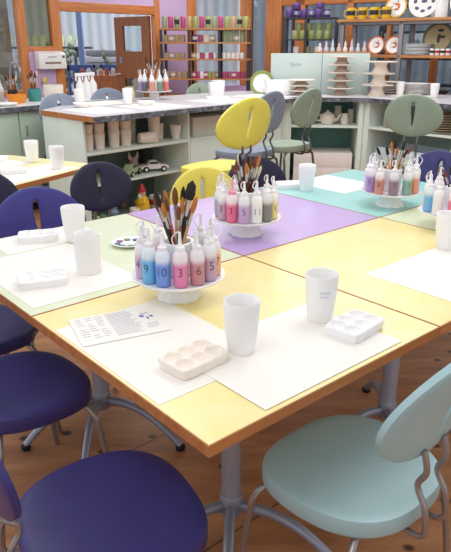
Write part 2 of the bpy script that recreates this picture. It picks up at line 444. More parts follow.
chair('high yellow stool with slotted oval back before the green counter', 'stool', 'yellow', YEL, (.14, 3.80), 141, h=.725, tube=DARKTUBE, off=.255, rise=.28, bk=1.03, bw=1.28)
chair('grey blue high stool behind the yellow stool', 'stool', 'greyb', GREYB, (.335, 4.62), 140, h=SH, tube=DARKTUBE, off=.24, rise=.29)
chair('sage green high stool turned sideways at the counter corner', 'stool', 'sage', SAGEP, (.655, 4.92), 140, h=SH, tube=DARKTUBE, off=.24, rise=.29)
chair('sage green high stool with its slotted back to us, at the right counter', 'stool', 'sage', SAGEP, (1.20, 4.05), 64, h=SH, tube=DARKTUBE, rise=.325, bk=.9)
chair('grey blue stool at the wooden end of the shelf counter, by the sink cabinet', 'stool', 'greyb', GREYB, (-1.456, 5.57), -52, h=.63, tube=DARKTUBE)
chair('grey blue stool behind the counter, between the two white cups', 'stool', 'greyb', GREYB, (-1.165, 6.3), -54, h=.63, tube=DARKTUBE)
chair('sage green stool behind the counter, in front of the pottery rack', 'stool', 'sage', SAGEP, (-.287, 7.1), -54, h=.63, tube=DARKTUBE)

# ------------------------------------------------------------------ tables
def laminate(name, c, v=.10):
    if name in _M: return _M[name]
    m = bpy.data.materials.new(name); m.use_nodes = True
    nt = m.node_tree; b = nt.nodes['Principled BSDF']
    tc = nt.nodes.new('ShaderNodeTexCoord')
    n = nt.nodes.new('ShaderNodeTexNoise'); n.inputs['Scale'].default_value = 9; n.inputs['Detail'].default_value = 8; n.inputs['Roughness'].default_value = .65; n.inputs['Distortion'].default_value = .6
    nt.links.new(tc.outputs['Object'], n.inputs['Vector'])
    a = rgb(*c); lo = tuple(x * (1 - v * (.3 if i < 2 else 1.6)) for i, x in enumerate(a[:3])) + (1,); hi = tuple(min(1, x * (1 + v * (.3 if i < 2 else 1.6))) for i, x in enumerate(a[:3])) + (1,)
    r = ramp(nt, n.outputs['Fac'], [(.3, lo), (.7, hi)])
    nt.links.new(r.outputs['Color'], b.inputs['Base Color']); b.inputs['Roughness'].default_value = .28
    _M[name] = m; return m
def table(label, c, a, b, rz, lu, lw, arms=((210, .31), (-93, .30), (-26, .36), (90, .33))):
    """c = xy centre"""
    t = thing('studio_table', label, 'table', (c[0], c[1], 0), rz, 'square laminate studio tables')
    x, y = lu / 2 - .0015, lw / 2 - .0015; e = .003
    obj('tabletop', G().box(-x + e, -y + e, TZ - .026, x - e, y - e, TZ).mesh('tabletop', a), t)
    g = G(); z0, z1 = TZ - .027, TZ - .0008
    g.box(-x, -y, z0, x, -y + e, z1); g.box(-x, y - e, z0, x, y, z1); g.box(-x, -y + e, z0, -x + e, y - e, z1); g.box(x - e, -y + e, z0, x, y - e, z1)
    obj('edge_band', g.mesh('edge_band', EDGE), t)
    g = G(); g.lathe([(.030, .10), (.032, .11), (.032, .16), (.030, .165), (.030, TZ - .04), (.07, TZ - .034), (.07, TZ - .027)], 24)
    obj('pole', g.mesh('pole', POLE), t)
    obj('hub', G().lathe([(.032, .09), (.036, .10), (.036, .155), (.032, .165)], 24).mesh('hub', POLE), t)
    for ang, r in arms:
        w = R(ang) - rz; cx, sx = math.cos(w), math.sin(w)
        P = [(cx * q * r / .33, sx * q * r / .33, z) for q, z in ((.03, .125), (.12, .135), (.20, .115), (.27, .07), (.33, .018))]
        l = obj('base_arm', G().tube(P, [.017, .017, .016, .015, .013], 12, 5).mesh('base_arm', POLE), t)
        obj('foot_cap', G().lathe([(.016, 0), (.018, .004), (.018, .016), (.012, .022)], 14, (cx * r, sx * r, 0)).mesh('foot_cap', RUBBER), l)
    return t
YTOP = laminate('yellow_laminate', (241, 224, 158), .14); GTOP = laminate('pale_green_laminate', (222, 228, 196), .06); PTOP = laminate('lilac_laminate', (190, 164, 214), .05); TTOP = laminate('aqua_laminate', (160, 212, 208), .05)
def gc(a, b): p = T(a, b); return (p.x, p.y)
def gtable(label, i, j, m): return table(label, gc(LU * (i + .5), LW * (j + .5)), m, None, TH, LU, LW)
gtable('yellow topped square table closest to the camera, with placemats', 0, 0, YTOP)
gtable('pale green table at the left, covered with white paper', 0, 1, GTOP)
gtable('lilac purple topped table in the middle', 1, 1, PTOP)
gtable('yellow topped table at the right edge, behind the nearest table', 1, 0, YTOP)
gtable('aqua topped table behind the lilac table', 2, 1, TTOP)
gtable('pale green table at the far right, beyond the second yellow table', 2, 0, GTOP)
# small far-left table
c1 = Vector((-1.164, 3.216)); c2 = Vector((-.831, 3.849)); dd = (c2 - c1).normalized(); nn = Vector((-dd.y, dd.x))
cc = (c1 + c2) / 2 + nn * .39 + dd * .03
table('small pale yellow table at the far left, beside the shelf counter end', cc, laminate('cream_laminate', (238, 230, 178), .06), None, math.atan2(dd.y, dd.x), (c2 - c1).length + .06, .78)

# ------------------------------------------------------------------ papers on the tables
_pz = [0]
def sheet(label, a0, b0, a1, b1, rot=0, z=TZ, group='white paper placemats', fr=T, m=PAPER):
    a, b = (a0 + a1) / 2, (b0 + b1) / 2
    o = obj('paper_placemat', G().box(-(a1 - a0) / 2, -(b1 - b0) / 2, 0, (a1 - a0) / 2, (b1 - b0) / 2, .0008).mesh('paper_placemat', m), None, fr(a, b, z + .0003), (0, 0, TH + R(rot)))
    return tag(o, label, 'placemat', group)
sheet('white placemat under the printed sheet and egg-box palette', .012, .178, .350, .658)
sheet('white placemat under the two tall cups at the right table edge', .167, .017, .652, .342, z=TZ + .0012)
sheet('white placemat under the nearer cup of the pale green table', .03, .83, .40, 1.335)
sheet('white placemat at the far edge of the pale green table', .17, 1.345, .56, 1.555)
sheet('white placemat on the right-hand yellow table', .985, .06, 1.47, .385)
sheet('white placemat beside the palette on the aqua table', 1.86, 1.18, 2.16, 1.55)
def cs(x, y, z=TZ): p = c1 + dd * x + nn * y; return Vector((p.x, p.y, z))
SR = math.degrees(math.atan2(dd.y, dd.x) - TH)
sheet('white placemat at the near edge of the small far table', .05, .04, .62, .30, SR, fr=cs)
sheet('white placemat at the far side of the small far table', .10, .42, .62, .69, SR, fr=cs)

# printed instruction sheet
o = thing('instruction_sheet', 'printed instruction sheet lying on the placemat near the left table corner', 'paper', T(.156, .572, TZ + .0024), TH + R(-15.5))
obj('sheet', G().box(-.118, -.088, 0, .118, .088, .0008).mesh('sheet', PAPER), o)
g = G(); random.seed(3)
for k in range(17):
    y = .076 - k * .0088
    g.box(-.02, y, .0009, .05 + random.uniform(-.01, .008), y + .0032, .0011)
for k in range(10):
    y = .072 - k * .014
    for q in range(3):
        if random.random() < .9: g.box(-.105 + q * .027, y, .0009, -.105 + q * .027 + random.uniform(.014, .022), y + .004, .0011)
obj('print', g.mesh('print', INK), o)
g = G()
for x, y, w_, h_ in ((.066, .02, .012, .034), (.082, .0, .005, .05), (.092, .012, .010, .03), (.07, -.03, .03, .006), (.067, -.042, .034, .004), (.066, -.052, .028, .003)): g.box(x, y, .0009, x + w_, y + h_ * .4, .0011)
g.tube([(.070, .032, .001), (.076, .046, .001), (.082, .034, .001), (.088, .048, .001), (.096, .034, .001)], .0007, 5, 4)
obj('logo', g.mesh('logo', BLUEINK), o)

# ------------------------------------------------------------------ mugs and palettes
def cup_mesh(h=.136, rt=.045, rb=.034, m=WHITE, name='tall_cup'):
    pr = [(rb * .3, 0), (rb * .93, 0), (rb, .004), (rb + (rt - rb) * .55, h * .4), (rt * .985, h * .8), (rt, h - .003), (rt - .002, h), (rt - .005, h - .003), (rt - .007, h * .75), (rb, h * .3), (rb * .8, .012), (rb * .2, .010)]
    return G().lathe(pr, 28).mesh(name, m, 50)
def cup(label, loc, h=.136, rt=.045, rb=.034, m=WHITE, group='tall white unpainted cups', name='tall_cup'):
    o = obj(name, cached(('cup', h, rt, rb, m.name, name), lambda: cup_mesh(h, rt, rb, m, name)), None, loc)
    return tag(o, label, 'cup', group)
cup('tall white cup in the middle of the nearest yellow table', T(.307, .247, TZ + .0022))
k = cup('tall white cup with a faint printed mark, beside the right-hand palette', T(.594, .243, TZ + .0022))
g = G()
for i in range(5): g.box(-.014 + i * .006, 0, .090 + (i % 2) * .002, -.0105 + i * .006, .0004, .096)
for i in range(4): g.box(-.012 + i * .006, 0, .080, -.008 + i * .006, .0004, .084)
for v in g.v:
    r_ = .0438 - (.096 - v.z) * .09 + v.y; a_ = v.x / .043 + .1; v.x, v.y = r_ * math.sin(a_), -r_ * math.cos(a_)
obj('printed_mark', g.mesh('printed_mark', mat('pale_lavender_ink', (206, 206, 228), .7)), k)
cup('tall straight white cup nearest the left of the front paint stand', T(.303, .998, TZ + .0012), rt=.043, rb=.041)
cup('tall white tapered cup at the far side of the pale green table', T(.434, 1.342, TZ + .0012))
cup('tall white cup on the aqua table, in front of the palette', T(1.764, 1.352))
cup('tall white cup cut by the right frame edge on the second yellow table', T(1.435, .36))
pa = lambda x, y: Vector((x, y, TZ + .0012))
cup('tall white cup at the near side of the small far table', pa(-1.025, 3.75))
cup('tall white cup at the far side of the small far table', pa(-1.246, 3.98))

def palette_mesh(m):
    nx, ny = 56, 38; lx, ly = .152, .104; g = G(); vs = []; fs = []
    wells = [(-.046 + .046 * i, -.0225 + .045 * j) for i in range(3) for j in range(2)]
    def H(x, y):
        z = .026
        for wx, wy in wells:
            d = math.hypot(x - wx, y - wy)
            if d < .021: z = min(z, .026 - .016 * (1 - (d / .021) ** 2) ** .7)
            elif d < .025: z = max(z, .0275)
        return z
    for j in range(ny + 1):
        for i in range(nx + 1):
            x = -lx / 2 + lx * i / nx; y = -ly / 2 + ly * j / ny
            # rounded-rectangle mapping
            ex, ey = abs(x) / (lx / 2), abs(y) / (ly / 2)
            n = (ex ** 6 + ey ** 6) ** (1 / 6); mx_ = max(ex, ey); k = (mx_ / n) if n > 0 else 1
            X, Y = x * (k * .6 + .4), y * (k * .6 + .4)
            sc = 1 + .02 * math.cos(X / .046 * 2 * PI) * ey ** 8
            vs.append((X, Y * sc, H(x, y) - (.004 if mx_ > .98 else 0)))
    for j in range(ny):
        for i in range(nx):
            a = j * (nx + 1) + i; fs.append((a, a + 1, a + nx + 2, a + nx + 1))
    # skirt
    per = [i for i in range(nx + 1)] + [(j + 1) * (nx + 1) - 1 for j in range(1, ny + 1)] + [ny * (nx + 1) + i for i in range(nx - 1, -1, -1)] + [j * (nx + 1) for j in range(ny - 1, 0, -1)]
    b0 = len(vs); n = len(per)
    for p in per: vs.append((vs[p][0] * .94, vs[p][1] * .92, 0))
    for i in range(n): fs.append((per[i], b0 + i, b0 + (i + 1) % n, per[(i + 1) % n]))
    fs.append(tuple(b0 + i for i in range(n)))
    g.add(vs, fs); return g.mesh('palette', m, 60)
def palette(label, loc, rz, m=WHITE):
    o = obj('paint_palette', cached(('pal', m.name), lambda: palette_mesh(m)), None, loc, (0, 0, rz))
    return tag(o, label, 'palette', 'six-well ceramic palettes')
CREAMP = mat('cream_palette', (246, 234, 222), .5, var=.03)
palette('cream six-well palette on the front placemat', T(.176, .270, TZ + .0022), TH + R(4), CREAMP)
palette('white six-well palette at the right corner of the nearest table', T(.61, .135, TZ + .0022), TH + R(6))
palette('white six-well palette nearest the left edge on the pale green table', T(.139, 1.0, TZ + .0012), TH - R(20))
palette('white palette beside the tapered cup at the far side of the pale green table', T(.335, 1.452, TZ + .0012), TH - R(24))
palette('white palette behind the cup on the aqua table', T(1.76, 1.465), TH + R(-30))
palette('white palette cut by the left edge on the small far table', pa(-1.25, 3.62), R(20))
palette('white palette at the back of the small far table', pa(-1.50, 4.02), R(20))

# small plate with painted spots, beside the front paint stand
o = thing('painted_plate', 'small white plate with green and blue painted rim, beside the front paint stand', 'plate', T(.565, 1.165, TZ)); o.scale = (.78, .78, .8)
obj('plate', G().lathe([(.03, 0), (.05, 0), (.055, .004), (.085, .014), (.086, .017), (.083, .018), (.055, .008), (.01, .007)], 32).mesh('plate', GLAZE), o)
for i, c in enumerate(((60, 110, 80), (70, 80, 160), (120, 150, 90), (150, 90, 120), (50, 100, 130), (90, 140, 110), (60, 110, 80), (80, 90, 150))):
    a = i * PI / 4 + .3
    obj('painted_patch', G().ell((.058 * math.cos(a), .058 * math.sin(a), .0115), (.019, .017, .0035), 10, 6).mesh('painted_patch', mat('patch%d' % i, c, .4)), o)

# ------------------------------------------------------------------ paint stands
def stand(label, loc, r=.128, h=.062, rz=0):
    t = thing('cake_stand', label, 'cake stand', loc, rz, 'white cake stands carrying paints')
    obj('plate', cached(('splate', r, h), lambda: G().lathe([(.02, h - .014), (.05, h - .012), (r - .012, h - .010), (r - .002, h - .006), (r, h), (r - .004, h + .001), (r - .012, h - .001), (.03, h - .001), (.005, h - .001)], 40).mesh('plate', GLAZE, 50)), t)
    obj('pedestal', cached(('sped', h), lambda: G().lathe([(.03, 0), (.066, 0), (.068, .004), (.062, .014), (.050, .026), (.046, h - .018), (.060, h - .008)], 64, scal=((1, 2, 3, 4), 10, .035)).mesh('pedestal', GLAZE, 50)), t)
    return t
def text_mesh(ch, size):
    cu = bpy.data.curves.new('t', 'FONT'); cu.body = ch; cu.size = size; cu.align_x = 'CENTER'; cu.align_y = 'CENTER'; cu.offset = -.0007
    ob = bpy.data.objects.new('t', cu); COL.objects.link(ob)
    bpy.context.view_layer.update()
    me = bpy.data.meshes.new_from_object(ob.evaluated_get(bpy.context.evaluated_depsgraph_get()))
    bpy.data.objects.remove(ob); bpy.data.curves.remove(cu)
    return me
BR = .0205; BH = .098
def number_mesh(ch):
    me = text_mesh(ch, .033)
    for v in me.vertices:
        a = v.co.x / (BR + .0012); z = v.co.y
        v.co = ((BR + .0012) * math.sin(a), -(BR + .0012) * math.cos(a), z + .042)
    me.materials.clear(); me.materials.append(MARK); me.name = 'number'
    return me
def bottle(label, loc, face, colname, paint, ch=None, level=.066, k=1.0, tether=True, group='paint squeeze bottles'):
    t = thing('paint_bottle', label, 'paint bottle', loc, face, group)
    t.scale = (k, k, k)
    m = mat_bottle('paint_' + colname, paint, level)
    obj('bottle_body', cached(('bot', colname), lambda: G().lathe([(.004, 0), (BR * .9, 0), (BR, .003), (BR, BH - .022), (BR * .95, BH - .012), (BR * .72, BH - .002), (BR * .6, BH), (BR * .3, BH)], 20).mesh('bottle_body', m, 50)), t)
    cap = mat('bottle_cap', (240, 236, 238), .35, var=.02)
    if paint == (232, 110, 150) or colname == 'hotpink': cap = mat('pink_cap', (238, 150, 178), .35)
    obj('nozzle', cached(('noz', cap.name), lambda: G().lathe([(.013, BH - .001), (.0135, BH + .010), (.010, BH + .013), (.0052, BH + .018), (.0040, BH + .038), (.0036, BH + .050), (.001, BH + .051)], 12).mesh('nozzle', cap, 50)), t)
    if tether:
        def mk(s):
            return G().tube([(0, -.012, BH + .008), (s * .012, -.014, BH + .022), (s * .020, -.008, BH + .034), (s * .012, 0, BH + .046), (s * .002, 0, BH + .0505)], .0016, 6, 5).mesh('cap_tether', cap, 60)
        s = random.choice((-1, 1)); obj('cap_tether', cached(('teth', s, cap.name), lambda: mk(s)), t, rot=(0, 0, random.uniform(-1, 1)))
    if ch: obj('number', cached(('num', ch), lambda: number_mesh(ch)), t)
    return t
HAND = {'black': mat('black_handle', (28, 24, 26), .35), 'orange': mat('orange_handle', (206, 110, 44), .35), 'red': mat('dark_red_handle', (128, 40, 32), .35), 'brown': mat('brown_handle', (110, 62, 36), .35), 'wooden': mat_wood('pale_handle', (206, 160, 110), (222, 182, 134), .5, 2)}
TIP = {'black': mat('black_bristle', (34, 28, 28), .8), 'brown': mat('brown_bristle', (120, 68, 40), .8), 'amber': mat('amber_bristle', (190, 118, 52), .8), 'pale': mat('pale_bristle', (222, 200, 172), .8)}
FERR = mat('ferrule', (196, 190, 184), .25, .9)
def brush(label, foot, tip, hand, bris, wide=1.0):
    f, t_ = Vector(foot), Vector(tip); v = t_ - f; Ln = v.length
    t = bpy.data.objects.new('paint_brush', None); COL.objects.link(t); t.location = f
    t.rotation_euler = v.to_track_quat('Z', 'Y').to_euler(); tag(t, label, 'paint brush', 'paint brushes standing in the pots')
    w = wide
    obj('handle', G().lathe([(.0015, 0), (.0028, Ln * .1), (.0042 * w, Ln * .5), (.0034 * w, Ln * .62)], 8).mesh('handle', HAND[hand]), t)
    obj('ferrule', G().lathe([(.0036 * w, Ln * .62), (.0046 * w, Ln * .66), (.0050 * w, Ln * .80)], 8).mesh('ferrule', FERR), t)
    obj('bristles', G().lathe([(.0050 * w, Ln * .80), (.0068 * w, Ln * .86), (.0058 * w, Ln * .95), (.0018, Ln)], 8).mesh('bristles', TIP[bris]), t)
def pot(label, loc, m=GLAZE, h=.10, r=.043):
    o = obj('brush_pot', cached(('pot', h, r, m.name), lambda: G().lathe([(r * .4, 0), (r * .94, 0), (r, .004), (r, h - .002), (r - .003, h), (r - .005, h - .004), (r - .006, .01), (.005, .008)], 24).mesh('brush_pot', m, 50)), None, loc)
    return tag(o, label, 'pot', 'brush pots on the cake stands')
def paint_station(where, c, bottles, brushes, seed, k=1.05, ring=.106, r=.139, potm=GLAZE, h=.074, bl=(.195, .25)):
    random.seed(seed)
    stand('white cake stand with scalloped foot ' + where, c, r, h)
    z = c.z + h + .0005
    pot('white brush pot in the middle of the cake stand ' + where, (c.x, c.y, z), potm)
    for deg, colname, desc, paint, ch, tether in bottles:
        a = R(deg); p = Vector((c.x + ring * math.cos(a), c.y + ring * math.sin(a), z))
        # number faces roughly outwards, turned a little to the room's front
        out = Vector((math.cos(a), math.sin(a))); fr = Vector((-.05, -1)); dv = out * .55 + fr * .75
        face = math.atan2(dv.y, dv.x) + PI / 2
        lab = '%s paint bottle %son the cake stand %s' % (desc, ('numbered %s ' % ch) if ch else '', where)
        bottle(lab, p, face, colname, paint, ch, k=k * random.uniform(.96, 1.04), tether=tether)
    n = len(brushes); items = []
    for i, (hd, br, wd_) in enumerate(brushes):
        q = (i + .5) / n * 2 - 1
        lx = q * .075 + random.uniform(-.012, .012); ly = random.uniform(-.04, .05)
        L_ = random.uniform(*bl) if wd_ < 2 else bl[1] + .025
        fx, fy = -lx * .12, -ly * .12
        tz = math.sqrt(max(.01, L_ ** 2 - (lx - fx) ** 2 - (ly - fy) ** 2))
        items.append((lx, Vector((c.x + fx, c.y + fy, z + .012)), Vector((c.x + lx, c.y + ly, z + .012 + tz)), hd, br, wd_))
    items.sort(key=lambda e: e[0])
    for i, (lx, f, t_, hd, br, wd_) in enumerate(items):
        brush('%s-handled brush, %s bristles, %s in pot %s' % (hd, br, nth(i, n).replace('from the left', 'from left'), where), f, t_, hd, br, wd_)

C_LIL = (206, 180, 214); C_SKY = (110, 182, 228); C_BLU = (112, 150, 222); C_PINK = (226, 130, 170); C_ROSE = (200, 136, 146); C_MAU = (196, 160, 186); C_PEA = (240, 178, 150); C_GRY = (132, 130, 132); C_YEL = (238, 222, 150); C_HOT = (232, 110, 150); C_WHT = (238, 238, 244); C_GRN = (140, 170, 150)
BR1 = [('black', 'brown', 1.0), ('black', 'black', 1.2), ('brown', 'amber', .9), ('black', 'amber', 1.1), ('orange', 'brown', 1.0), ('wooden', 'brown', 1.3), ('black', 'brown', .9), ('brown', 'black', 1.1), ('orange', 'amber', 1.0), ('black', 'brown', 1.0), ('orange', 'pale', 1.1), ('black', 'black', 2.3), ('wooden', 'amber', 1.2)]
c = T(.405, .635, TZ)
paint_station('on the nearest yellow table', c, [
    (-162, 'lilac', 'pale lilac', C_LIL, '4', True), (-135, 'sky', 'sky blue', C_SKY, '9', True), (-109, 'blue', 'cornflower blue', C_BLU, '10', False), (-82, 'pink', 'pink', C_PINK, '3', True),
    (-55, 'rose', 'dusty rose', C_ROSE, '6', True), (-29, 'mauve', 'mauve', C_MAU, '5', True), (-3, 'peach', 'peach', C_PEA, '7', True), (24, 'sagegreen', 'grey green', C_GRN, None, True),
    (52, 'white', 'white', C_WHT, None, True), (90, 'cream', 'cream', (238, 226, 196), None, False), (128, 'blush', 'blush pink', (236, 196, 196), None, True), (166, 'palelilac', 'whitish lilac', (226, 214, 232), None, True)], BR1, 11)
c = T(1.003, .985, TZ)
paint_station('on the purple table', c, [
    (-150, 'mauve', 'mauve', C_MAU, '3', True), (-123, 'hotpink', 'hot pink', C_HOT, '3', False), (-97, 'lilacb', 'lilac', (196, 166, 214), '5', True), (-71, 'white', 'white', C_WHT, '11', True),
    (-46, 'grey', 'dark grey', C_GRY, None, False), (-20, 'yellow', 'pale yellow', C_YEL, '1', True), (8, 'peach', 'peach', C_PEA, '4', True),
    (38, 'cream', 'cream', (238, 226, 196), None, True), (75, 'white', 'plain white', C_WHT, None, False), (115, 'blush', 'blush pink', (236, 196, 196), None, True), (150, 'palelilac', 'whitish lilac', (226, 214, 232), None, True), (180, 'greylilac', 'grey lilac', (176, 164, 186), None, True)],
    [('black', 'brown', 1), ('red', 'brown', 1.1), ('black', 'black', 1), ('red', 'pale', 1.2), ('orange', 'brown', 1), ('black', 'amber', 1.2), ('brown', 'black', 1), ('red', 'brown', 1.2), ('black', 'brown', 1.1), ('brown', 'amber', 1), ('black', 'pale', 1)], 5)
c = T(1.83, .885, TZ)
paint_station('on the aqua table', c, [
    (-165, 'violet', 'violet', (178, 148, 200), '5', True), (-135, 'coral', 'dusty coral', (214, 148, 132), '8', True), (-100, 'plum', 'greyish plum', (150, 128, 146), '7', True), (-65, 'mint', 'grey mint', (136, 176, 166), '1', True),
    (-35, 'orange', 'salmon orange', (236, 152, 124), None, True), (-5, 'periwinkle', 'periwinkle blue', (150, 160, 214), None, True), (30, 'white', 'white', C_WHT, None, True), (80, 'cream', 'cream', (238, 226, 196), None, True), (130, 'blush', 'blush pink', (236, 196, 196), None, True), (170, 'palelilac', 'whitish lilac', (226, 214, 232), None, True)],
    [('red', 'black', 1.1), ('wooden', 'black', 1.1), ('red', 'black', 1), ('orange', 'amber', 1), ('red', 'brown', 1.2), ('black', 'black', 1.3), ('red', 'amber', 1), ('wooden', 'black', 1.1), ('brown', 'black', 1), ('wooden', 'brown', 1)], 23, bl=(.18, .225))
c = T(1.70, .49, TZ)
paint_station('cut by the right frame edge', c, [
    (-178, 'skyb', 'clear sky blue', (120, 184, 232), None, True), (-146, 'white', 'white', C_WHT, None, True), (-112, 'pinkb', 'strong pink', (230, 120, 160), '3', True),
    (-78, 'mauve', 'mauve', C_MAU, '6', True), (-44, 'peach', 'peach', C_PEA, None, True), (150, 'cream', 'cream', (238, 226, 196), None, True), (110, 'blush', 'blush pink', (236, 196, 196), None, True)],
    [('black', 'brown', 1), ('orange', 'black', 1), ('red', 'amber', 1), ('wooden', 'brown', 1)], 31, bl=(.15, .19))
c = Vector((-.695, 6.24, CZ))
paint_station('on the back counter', c, [
    (-160, 'violet', 'violet', (178, 148, 200), '5', True), (-125, 'charcoal', 'charcoal grey', (96, 98, 110), None, True), (-92, 'coral', 'coral', (226, 134, 112), None, True), (-58, 'greygreen', 'grey green', (122, 142, 124), None, True), (-22, 'redc', 'soft red', (222, 120, 110), None, True)],
    [('orange', 'black', 1), ('wooden', 'brown', 1), ('red', 'black', 1), ('orange', 'brown', 1), ('wooden', 'black', 1), ('black', 'brown', 1), ('wooden', 'amber', 1)], 41, r=.175, ring=.13, k=1.3, h=.085, bl=(.27, .32))

# ------------------------------------------------------------------ peninsula counter with open shelves
def local(o, rz): return dict(loc=o, rot=(0, 0, rz))
PR = R(46)
t = thing('shelf_counter', 'mint green counter unit with open shelves of white pots and toys', 'counter', PN(0, .12), PR)
def pb(n, x0, y0, z0, x1, y1, z1, m, bv=.003): return obj(n, G().box(x0, y0, z0, x1, y1, z1).mesh(n, m, bevel=bv), t)
pb('end_panel', 0, .02, 0, .02, .60, .91, MINT)
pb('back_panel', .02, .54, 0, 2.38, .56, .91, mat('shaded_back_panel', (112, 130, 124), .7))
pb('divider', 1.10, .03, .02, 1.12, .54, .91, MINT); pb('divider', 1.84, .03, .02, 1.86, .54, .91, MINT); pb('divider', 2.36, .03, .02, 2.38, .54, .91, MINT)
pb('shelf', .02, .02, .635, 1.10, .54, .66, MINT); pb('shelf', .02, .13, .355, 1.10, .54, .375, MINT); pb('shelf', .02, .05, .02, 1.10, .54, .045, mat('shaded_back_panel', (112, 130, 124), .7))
pb('shelf', 1.12, .02, .635, 1.84, .54, .66, MINT); pb('front_panel', 1.12, .02, .02, 2.40, .04, .635, MINT); pb('front_panel', 1.86, .02, .66, 2.40, .04, .91, MINT)
# worktop
g = G(); poly = [PN(-.01, -.03), PN(2.40, -.03), Vector((.635, 6.535, 0)), Vector((.715, 7.26, 0)), PN(2.75, 1.12), PN(.55, 1.12), PN(.0, .72)]
def slab(name, label, pts, rim, m=COUNTERTOP):
    o = thing(name, label, 'worktop', (0, 0, 0))
    top = [(p.x, p.y) for p in pts]
    obj('top_surface', G().prism(top, CZ - .03, CZ).mesh('top_surface', m), o)
    for a, b, mm, nm in rim:
        A, B = pts[a], pts[b]; dv = (B - A).normalized(); nv = Vector((dv.y, -dv.x, 0))
        q = [A, B, B + nv * .006, A + nv * .006]
        obj(nm, G().prism([(p.x, p.y) for p in q], CZ - .042, CZ - .0005).mesh(nm, mm), o)
    return o
slab('worktop', 'speckled grey worktop with wooden end on the shelf counter', poly, [(0, 1, GRAN, 'granite_edge'), (6, 0, EDGE, 'wooden_edge')])
# pots on the upper shelf
def vase_mesh(h, rt, rb, m=CREAM): return G().lathe([(rb * .3, 0), (rb, 0), (rb * 1.02, .004), ((rb + rt) / 2 * 1.03, h * .5), (rt, h - .008), (rt * 1.02, h - .004), (rt * 1.02, h), (rt * .92, h), (rt * .85, h * .7), (rb * .7, .02)], 22).mesh('flower_pot', m, 45)
def vase(label, loc, h, rt, rb, m=CREAM, group='unpainted pots on the upper shelf', name='flower_pot', cat='pot'):
    o = obj(name, cached(('vase', h, rt, rb, m.name), lambda: vase_mesh(h, rt, rb, m)), None, loc); return tag(o, label, cat, group)
ZS = .6605
rows = [(.11, .13, .130, .046, .038), (.22, .13, .130, .046, .038), (.37, .14, .135, .050, .040), (.49, .14, .135, .050, .042), (.80, .14, .150, .052, .038), (.92, .22, .14, .044, .036)]
for i, (p, q, h, rt, rb) in enumerate(rows):
    w = ['leftmost lower', 'second lower', 'third lower', 'fourth lower', 'tall lower', 'back right'][i]
    vase('%s cream pot on the upper shelf of the mint counter' % w, PN(p, q + .12, ZS), h, rt, rb)
for i, (p, q, h, rt, rb, zz) in enumerate([(.11, .13, .075, .047, .040, .130), (.22, .13, .075, .047, .040, .130), (.37, .14, .075, .050, .044, .135), (.49, .14, .07, .050, .044, .135), (.80, .14, .085, .056, .050, .150)]):
    w = ['first', 'second', 'third', 'fourth', 'fifth'][i]
    vase('cream pot stacked on top of another, %s stack from the left on the shelf' % w, PN(p, q + .12, ZS + zz + .0005), h, rt, rb)
vase('cream pot standing alone at the right end of the shelf', PN(1.03, .12 + .12, ZS), .125, .052, .034)
vase('cream pot behind the lying pot in the shelf centre', PN(.68, .32 + .12, ZS), .20, .05, .042)
o = obj('flower_pot', vase_mesh(.14, .05, .042), None, PN(.60, .10 + .12, ZS + .05), (R(90), 0, PR + R(75))); tag(o, 'cream pot lying on its side in the middle of the shelf', 'pot', 'unpainted pots on the upper shelf')
# boxes in second bay
o = obj('storage_box', G().box(-.2, -.16, 0, .2, .16, .17).mesh('storage_box', mat('pale_card', (214, 208, 192), .7), bevel=.006), None, PN(1.42, .25 + .12, ZS), (0, 0, PR)); tag(o, 'pale cardboard box in the shelf bay behind the yellow stool', 'box')
# model cars and figures on the lower shelves
def toy_car(label, loc, rz, body, k=1.0):
    t = thing('toy_car', label, 'toy car', loc, rz, 'painted ceramic cars'); t.scale = (k,) * 3
    g = G()
    prof = [(-.13, .03), (-.132, .055), (-.10, .065), (-.05, .068), (.03, .072), (.11, .066), (.135, .052), (.135, .03)]
    g.loft([[(x, y * .055 * (1 if abs(x) < .12 else .9), z) for x, z in prof] for y in (-1, -.8, .8, 1)])
    obj('body', g.mesh('body', body, bevel=.006), t)
    g = G(); g.loft([[(-.06, y, .066), (-.04, y * .85, .104), (.025, y * .85, .104), (.055, y, .068)] for y in (-.046, .046)])
    obj('cabin', g.mesh('cabin', body, bevel=.004), t)
    for y in (-.0455, .0455): obj('side_window', G().box(-.045, y - .001, .075, .035, y + .001, .097).mesh('side_window', mat('toy_glass', (70, 76, 84), .3)), t)
    for x in (-.08, .085):
        for y in (-.05, .05):
            w = obj('wheel', G().lathe([(.01, -.009), (.026, -.008), (.028, 0), (.026, .008), (.01, .009)], 16).mesh('wheel', RUBBER), t, (x, y, .028), (R(90), 0, 0))
            obj('hubcap', G().lathe([(.002, -.0105), (.014, -.0095), (.014, .0095), (.002, .0105)], 12).mesh('hubcap', GLAZE), w)
    return t
toy_car('white toy car on the lower shelf', PN(.86, .24 + .12, .3755), R(20), GLAZE, .98)
toy_car('green and cream toy car beside the white one on the lower shelf', PN(.60, .24 + .12, .3755), R(75), mat('car_green', (186, 200, 160), .4), .95)
o = thing('winged_figurine', 'pale pink figurine with pointed wings behind the white toy car', 'figurine', PN(.76, .40 + .12, .3755), PR)
obj('body', G().lathe([(.01, 0), (.045, 0), (.05, .04), (.03, .10), (.012, .12)], 14).mesh('body', mat('pale_pink', (222, 190, 186), .5)), o)
for s in (-1, 1): obj('wing', G().loft([[(s * .01, -.008, .05), (s * .01, .008, .05), (s * .01, .008, .10), (s * .01, -.008, .10)], [(s * .06, -.004, .12), (s * .06, .004, .12), (s * .05, .004, .17), (s * .05, -.004, .17)]]).mesh('wing', mat('pale_pink2', (226, 198, 196), .5)), o)
o = thing('tree_ornament', 'dark green leafy ornament at the back of the lower shelf', 'ornament', PN(.92, .43 + .12, .3755))
g = G()
